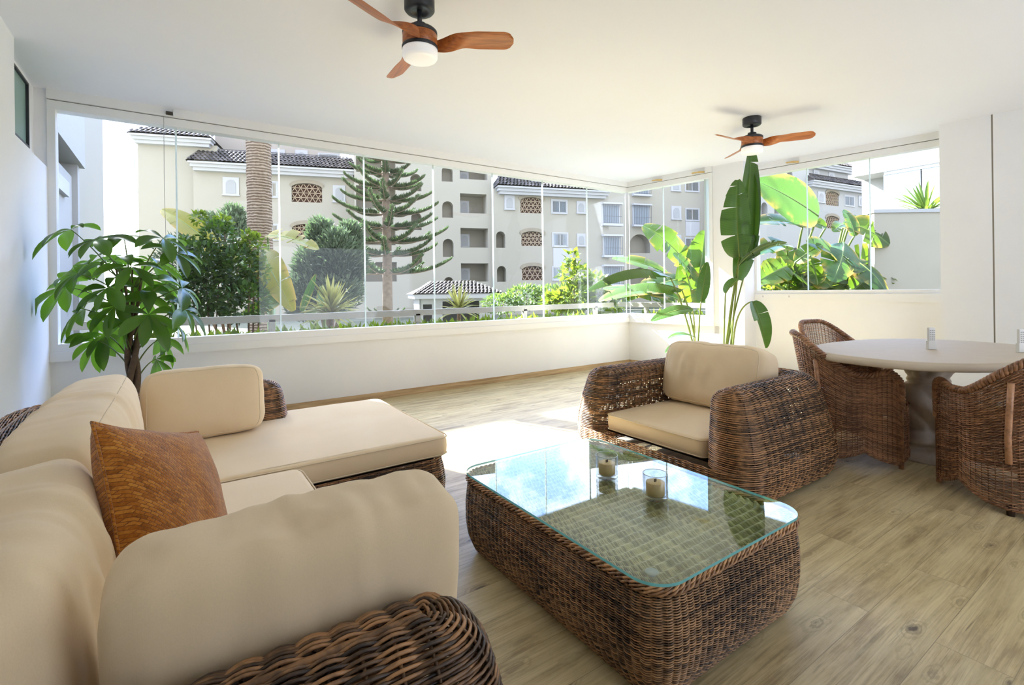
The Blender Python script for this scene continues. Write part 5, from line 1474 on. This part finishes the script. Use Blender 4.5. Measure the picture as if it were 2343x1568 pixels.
banana('banana_plant', 'large banana plant pressed against the left part of the right window', (9.2, 4.5, -.95), [
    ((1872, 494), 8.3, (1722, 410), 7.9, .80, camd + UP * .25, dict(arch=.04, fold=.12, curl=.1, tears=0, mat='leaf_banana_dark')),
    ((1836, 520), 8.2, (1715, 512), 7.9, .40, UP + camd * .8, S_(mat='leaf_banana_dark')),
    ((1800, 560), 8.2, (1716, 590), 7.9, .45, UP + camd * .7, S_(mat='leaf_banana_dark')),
    ((1890, 520), 8.4, (1800, 500), 8.6, .30, UP + camd, S_()),
    ((1800, 610), 8.0, (1725, 650), 7.8, .50, UP * .6 + camd, S_()),
    ((1830, 640), 8.1, (1745, 600), 8.3, .5, UP * .6 + camd, S_()),
    ((1840, 660), 8.2, (1780, 560), 8.5, .5, UP * .4 + camd, S_()),
    ((1820, 600), 8.0, (1880, 560), 7.9, .32, UP + camd, S_()),
    ((1790, 660), 8.0, (1730, 640), 7.8, .36, UP + camd * .8, S_()),
    ((1850, 655), 8.1, (1800, 620), 7.9, .36, UP + camd * .8, S_()),
    ((1870, 650), 8.1, (1850, 590), 8.2, .42, UP * .4 + camd, S_())], stem_h=1.9)
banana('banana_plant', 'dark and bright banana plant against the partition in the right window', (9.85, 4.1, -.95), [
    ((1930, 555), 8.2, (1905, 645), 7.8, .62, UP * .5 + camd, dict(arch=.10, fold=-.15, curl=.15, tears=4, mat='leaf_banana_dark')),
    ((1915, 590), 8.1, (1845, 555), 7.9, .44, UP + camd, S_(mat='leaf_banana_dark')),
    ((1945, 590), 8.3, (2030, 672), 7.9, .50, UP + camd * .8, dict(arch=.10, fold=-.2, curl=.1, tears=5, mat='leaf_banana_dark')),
    ((1945, 512), 8.6, (2035, 560), 8.5, .62, UP * .5 + camd, S_()),
    ((1930, 515), 8.6, (1905, 530), 8.3, .26, UP + camd, S_()),
    ((1940, 600), 8.7, (2035, 620), 8.8, .80, UP * .4 + camd, S_()),
    ((1935, 520), 8.8, (2010, 505), 9.2, .35, UP + camd * .6, S_()),
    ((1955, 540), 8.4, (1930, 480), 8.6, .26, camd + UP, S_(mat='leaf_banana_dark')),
    ((1900, 655), 8.2, (1850, 620), 8.4, .45, camd + UP * .4, S_()),
    ((1950, 665), 8.2, (2000, 620), 8.5, .5, camd + UP * .4, S_()),
    ((1985, 665), 8.4, (1940, 600), 8.6, .5, camd + UP * .3, S_()),
    ((1880, 665), 8.4, (1930, 610), 8.7, .5, camd + UP * .3, S_())], stem_h=2.1, stem_r=.11)

# ---------------------------------------------------------------- palms and spiky plants
def sword(mb, a, d, L, w, droop=.2, n=6, tint=.5):
    d = unit(d); e = a + d * L + np.array([0, 0, -droop * L]); P = bez(a, a + d * L * .6, e, n)
    T = np.gradient(P, axis=0); S = np.cross(T, (0, 0, 1.0)); S /= np.maximum(np.linalg.norm(S, axis=1, keepdims=True), 1e-6)
    wv = w / 2 * np.array([.7] + [1] * (n - 3) + [.6, .02]); N = np.cross(S, T / np.linalg.norm(T, axis=1, keepdims=True))
    G = np.stack([P - S * wv[:, None] + N * wv[:, None] * .5, P, P + S * wv[:, None] + N * wv[:, None] * .5], 1)
    mb.grid(G, tint=tint)
def yucca(label, c, R, n, w, mat, base_z=-.95, updir=.55):
    c = np.asarray(c, float); t = thing('spiky_plant', label, 'plant', (c[0], c[1], base_z)); h = c[2] - base_z
    b = MB(); b.tube([(0, 0, 0), (0, 0, h)], [.05, .035], 8); b.build('trunk', 'bark', t)
    b = MB()
    for k in range(n):
        a = rng.uniform(0, 2 * PI); el = rng.uniform(-.35, 1.35)
        sword(b, np.array([0, 0, h + rng.uniform(-.08, .05)]), (math.cos(a) * math.cos(el), math.sin(a) * math.cos(el), math.sin(el)), R * rng.uniform(.75, 1.1), w, .12 * (1 - el / 1.5), tint=float(rng.uniform(0, 1)))
    b.build('leaf_rosette', mat, t); return t
yucca('yellow striped spiky plant beyond the railing, nearer the money tree', at(757, 712, 7.4), .52, 90, .045, 'leaf_yucca')
yucca('yellow striped spiky plant in front of the gatehouse', at(1050, 706, 8.6), .45, 60, .035, 'leaf_yucca')
yucca('fan of green spiky leaves rising above the cream partition', at(2118, 484, 9.3), .62, 60, .05, 'leaf_palm', -.95)

t = thing('palm_tree', 'tall palm with a thick ringed grey-brown trunk outside the long window', 'tree', (1.72, 13.37, -.95))
b = MB(); zz = np.linspace(0, 12.2, 90); b.tube(np.stack([-.035 * zz * .12, .0 * zz, zz], 1), .285 + .010 * np.sin(zz * 20) + .03 * np.exp(-zz) - .006 * zz * .3, 22, tint=.5); b.build('trunk', 'palm_trunk', t)
b = MB()
for k in range(26):
    a = k * 2.399; el = rng.uniform(-.2, 1.1); d = np.array([math.cos(a) * math.cos(el), math.sin(a) * math.cos(el), math.sin(el)])
    P = bez((-.05, 0, 12.1), np.array([-.05, 0, 12.1]) + d * 1.6, np.array([-.05, 0, 12.1]) + d * 2.6 + np.array([0, 0, -1.2]), 14)
    T = np.gradient(P, axis=0); S = np.cross(T, (0, 0, 1.0)); S /= np.maximum(np.linalg.norm(S, axis=1, keepdims=True), 1e-6)
    b.tube(P, np.linspace(.03, .006, 14), 5, tint=.5)
    C = np.repeat(P[2:], 2, 0); D = np.concatenate([np.stack([s_ + t_ * .5, -s_ + t_ * .5]) for s_, t_ in zip(S[2:], T[2:] / np.linalg.norm(T[2:], axis=1, keepdims=True))])
    leafcloud(b, C, D - np.array([0, 0, .4]), .5, .05, .5)
b.build('crown', 'leaf_palm', t)

# ---------------------------------------------------------------- Norfolk pine
PN = at(886, 662, 22); PN[2] = -.95
t = thing('norfolk_pine', 'tall pine with tiers of upcurved comb-like branches in the garden', 'tree', PN)
b = MB(); b.tube([(0, 0, 0), (.02, 0, 4), (-.05, 0, 9.5), (-.05, 0, 12)], [.24, .20, .13, .05], 12); b.build('trunk', 'bark_pine', t)
b = MB(); bb = MB()
tiers = [(1.15, .95), (2.95, 2.7), (3.75, 2.6), (4.35, 2.7), (5.0, 2.5), (5.6, 2.3), (6.2, 2.15), (6.8, 2.0), (7.4, 1.75), (8.0, 1.5), (8.6, 1.25), (9.2, 1.0), (9.8, .8)]
for iz, (z, R) in enumerate(tiers):
    nb_ = 7 if R > 1 else 5
    for k in range(nb_):
        a = k * 2 * PI / nb_ + iz * .43 + rng.normal(0, .12); d = np.array([math.cos(a), math.sin(a), 0]); r_ = R * rng.uniform(.8, 1.08)
        P = bez((0, 0, z), d * r_ * .6 + np.array([0, 0, z - .22]), d * r_ + np.array([0, 0, z + .42 * r_ / 2]), 16)
        bb.tube(P, np.linspace(.03, .010, 16), 5)
        T = np.gradient(P, axis=0); T /= np.linalg.norm(T, axis=1, keepdims=True); S = np.cross(T, (0, 0, 1.0))
        m = int(r_ * 34); f = np.linspace(.16, 1, m); C = np.stack([np.interp(f * 15, np.arange(16), P[:, q]) for q in range(3)], 1)
        Sx = np.stack([np.interp(f * 15, np.arange(16), S[:, q]) for q in range(3)], 1); Tx = np.stack([np.interp(f * 15, np.arange(16), T[:, q]) for q in range(3)], 1)
        for sg in (-1, -.3, .3, 1):
            D = Sx * sg * .75 + np.array([0, 0, .85]) * (1.25 - abs(sg) * .5) + Tx * .35 + rng.normal(0, .1, (m, 3))
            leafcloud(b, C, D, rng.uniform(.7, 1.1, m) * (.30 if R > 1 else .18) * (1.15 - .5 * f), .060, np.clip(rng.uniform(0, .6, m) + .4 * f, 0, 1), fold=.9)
b.build('foliage', 'leaf_pine', t); bb.build('branches', 'bark_pine', t)

# ---------------------------------------------------------------- shrubs
def conifer(label, base, blobs, n):
    t = thing('conifer_shrub', label, 'shrub', base, 0); base = np.asarray(base)
    m_ = MB()
    for c, r in blobs:
        k = int(n * r[2]); P, d = ball_points(k, np.asarray(c) - base, r, .35)
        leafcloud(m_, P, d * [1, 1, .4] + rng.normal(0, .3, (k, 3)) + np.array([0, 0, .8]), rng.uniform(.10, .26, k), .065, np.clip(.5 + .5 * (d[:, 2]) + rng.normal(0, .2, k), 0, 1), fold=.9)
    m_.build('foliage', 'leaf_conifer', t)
    m_ = MB()
    for c, r in blobs: m_.tube([(0, 0, 0), np.asarray(c) - base], [.06, .02], 6)
    m_.build('stems', 'bark', t); return t
cb = at(755, 690, 15); cb[2] = -.95
conifer('feathery grey-green conifer between the palm and the pine', cb, [(at(770, 590, 15), (.62, .6, .9)), (at(715, 620, 15), (.55, .5, .8)), (at(800, 600, 15.4), (.50, .5, .8)), (at(735, 545, 15.2), (.42, .4, .6)), (at(765, 670, 15), (.85, .7, .7)), (at(700, 680, 14.8), (.6, .5, .8)), (at(800, 545, 15.6), (.35, .35, .5))], 2600)
cb = at(520, 560, 17); cb[2] = -.95
conifer('dark conifer top behind the leafy shrub left of the palm', cb, [(at(520, 560, 17), (.9, .8, 1.2)), (at(535, 505, 17.2), (.35, .35, .55)), (at(470, 540, 17), (.6, .6, .8)), (at(420, 600, 17), (.8, .7, 1.0))], 1500)
sb_ = at(505, 700, 7.2); sb_[2] = -.95
bush('leafy_shrub', 'dark leafy shrub with bright top shoots beside the palm trunk', 'shrub', sb_, [(at(500, 650, 7.2), (.42, .40, .42)), (at(470, 600, 7.1), (.32, .3, .30)), (at(545, 610, 7.2), (.30, .3, .32)), (at(440, 680, 7.2), (.35, .35, .35)), (at(560, 690, 7.1), (.32, .3, .3)), (at(500, 545, 7.2), (.22, .2, .24)), (at(420, 570, 7.0), (.16, .16, .18))], 4200, .10, .058, 'leaf_shrub')
sb_ = at(575, 600, 7.3); sb_[2] = -.95
bush('leafy_shrub', 'light green leafy shoot in front of the palm trunk', 'shrub', sb_, [(at(580, 570, 7.3), (.17, .16, .20)), (at(572, 545, 7.3), (.10, .1, .10)), (at(590, 625, 7.3), (.15, .15, .2)), (at(510, 508, 7.3), (.12, .12, .07)), (at(455, 500, 7.2), (.10, .1, .08))], 700, .085, .055, 'leaf_bright')
sb_ = at(1322, 660, 8.8); sb_[2] = -.95
bush('leafy_shrub', 'tall light green shrub with an upright shoot, right part of the long window', 'shrub', sb_, [(at(1320, 680, 8.8), (.55, .4, .22)), (at(1310, 625, 8.8), (.22, .22, .22)), (at(1308, 592, 8.8), (.11, .11, .12)), (at(1355, 655, 8.9), (.28, .28, .22)), (at(1275, 690, 8.8), (.3, .3, .15)), (at(1390, 690, 8.9), (.35, .3, .2))], 1500, .14, .085, 'leaf_bright')
sb_ = at(1210, 680, 13.5); sb_[2] = -.95
bush('hedge', 'mid green rounded hedge beyond the railing before the lattice block', 'hedge', sb_, [(at(1150, 695, 13.5), (.6, .5, .25)), (at(1205, 680, 13.5), (.7, .5, .32)), (at(1262, 680, 13.5), (.6, .5, .32)), (at(1300, 690, 13.3), (.6, .5, .3))], 3600, .12, .06, 'leaf_hedge')
# low planting along the terrace edge
def strip(name, label, pts, n, mat, L, z0, z1, spread):
    pts = np.asarray(pts, float); t = thing(name, label, 'plants', (*pts.mean(0), .6)); m_ = MB(); m0 = np.array([*pts.mean(0), .6])
    f = rng.uniform(0, 1, n); P = pts[0] + (pts[1] - pts[0]) * f[:, None]; P = np.c_[P + rng.normal(0, spread, (n, 2)), rng.uniform(z0, z1, n)]
    D = rng.normal(0, .55, (n, 3)) + np.array([0, 0, .9])
    leafcloud(m_, P - m0, D, rng.uniform(.6, 1.3, n) * L, .045, rng.uniform(0, 1, n))
    o = m_.build('foliage', mat, t); o['kind'] = 'stuff'
    return t
strip('border_plants', 'low light green border plants in the planter under the long railing', [(-.6, 6.05), (6.0, 6.05)], 1900, 'leaf_bright', .15, .60, .70, .07)
strip('border_plants', 'low light green border plants in the planter under the short railing', [tuple(onB(-.1, .68)), tuple(onB(1.7, .68))], 600, 'leaf_bright', .15, .60, .72, .07)
sb_ = at(1770, 662, 10); 
bush('leafy_shrub', 'mass of bright low leaves filling the bottom of the right window', 'shrub', (8.9, 3.9, -.95), [(at(1765, 655, 8.6), (.5, .5, .30)), (at(1840, 660, 8.8), (.5, .5, .3)), (at(1920, 660, 8.9), (.5, .5, .3)), (at(1985, 650, 9.0), (.4, .4, .35))], 1300, .24, .13, 'leaf_bright')
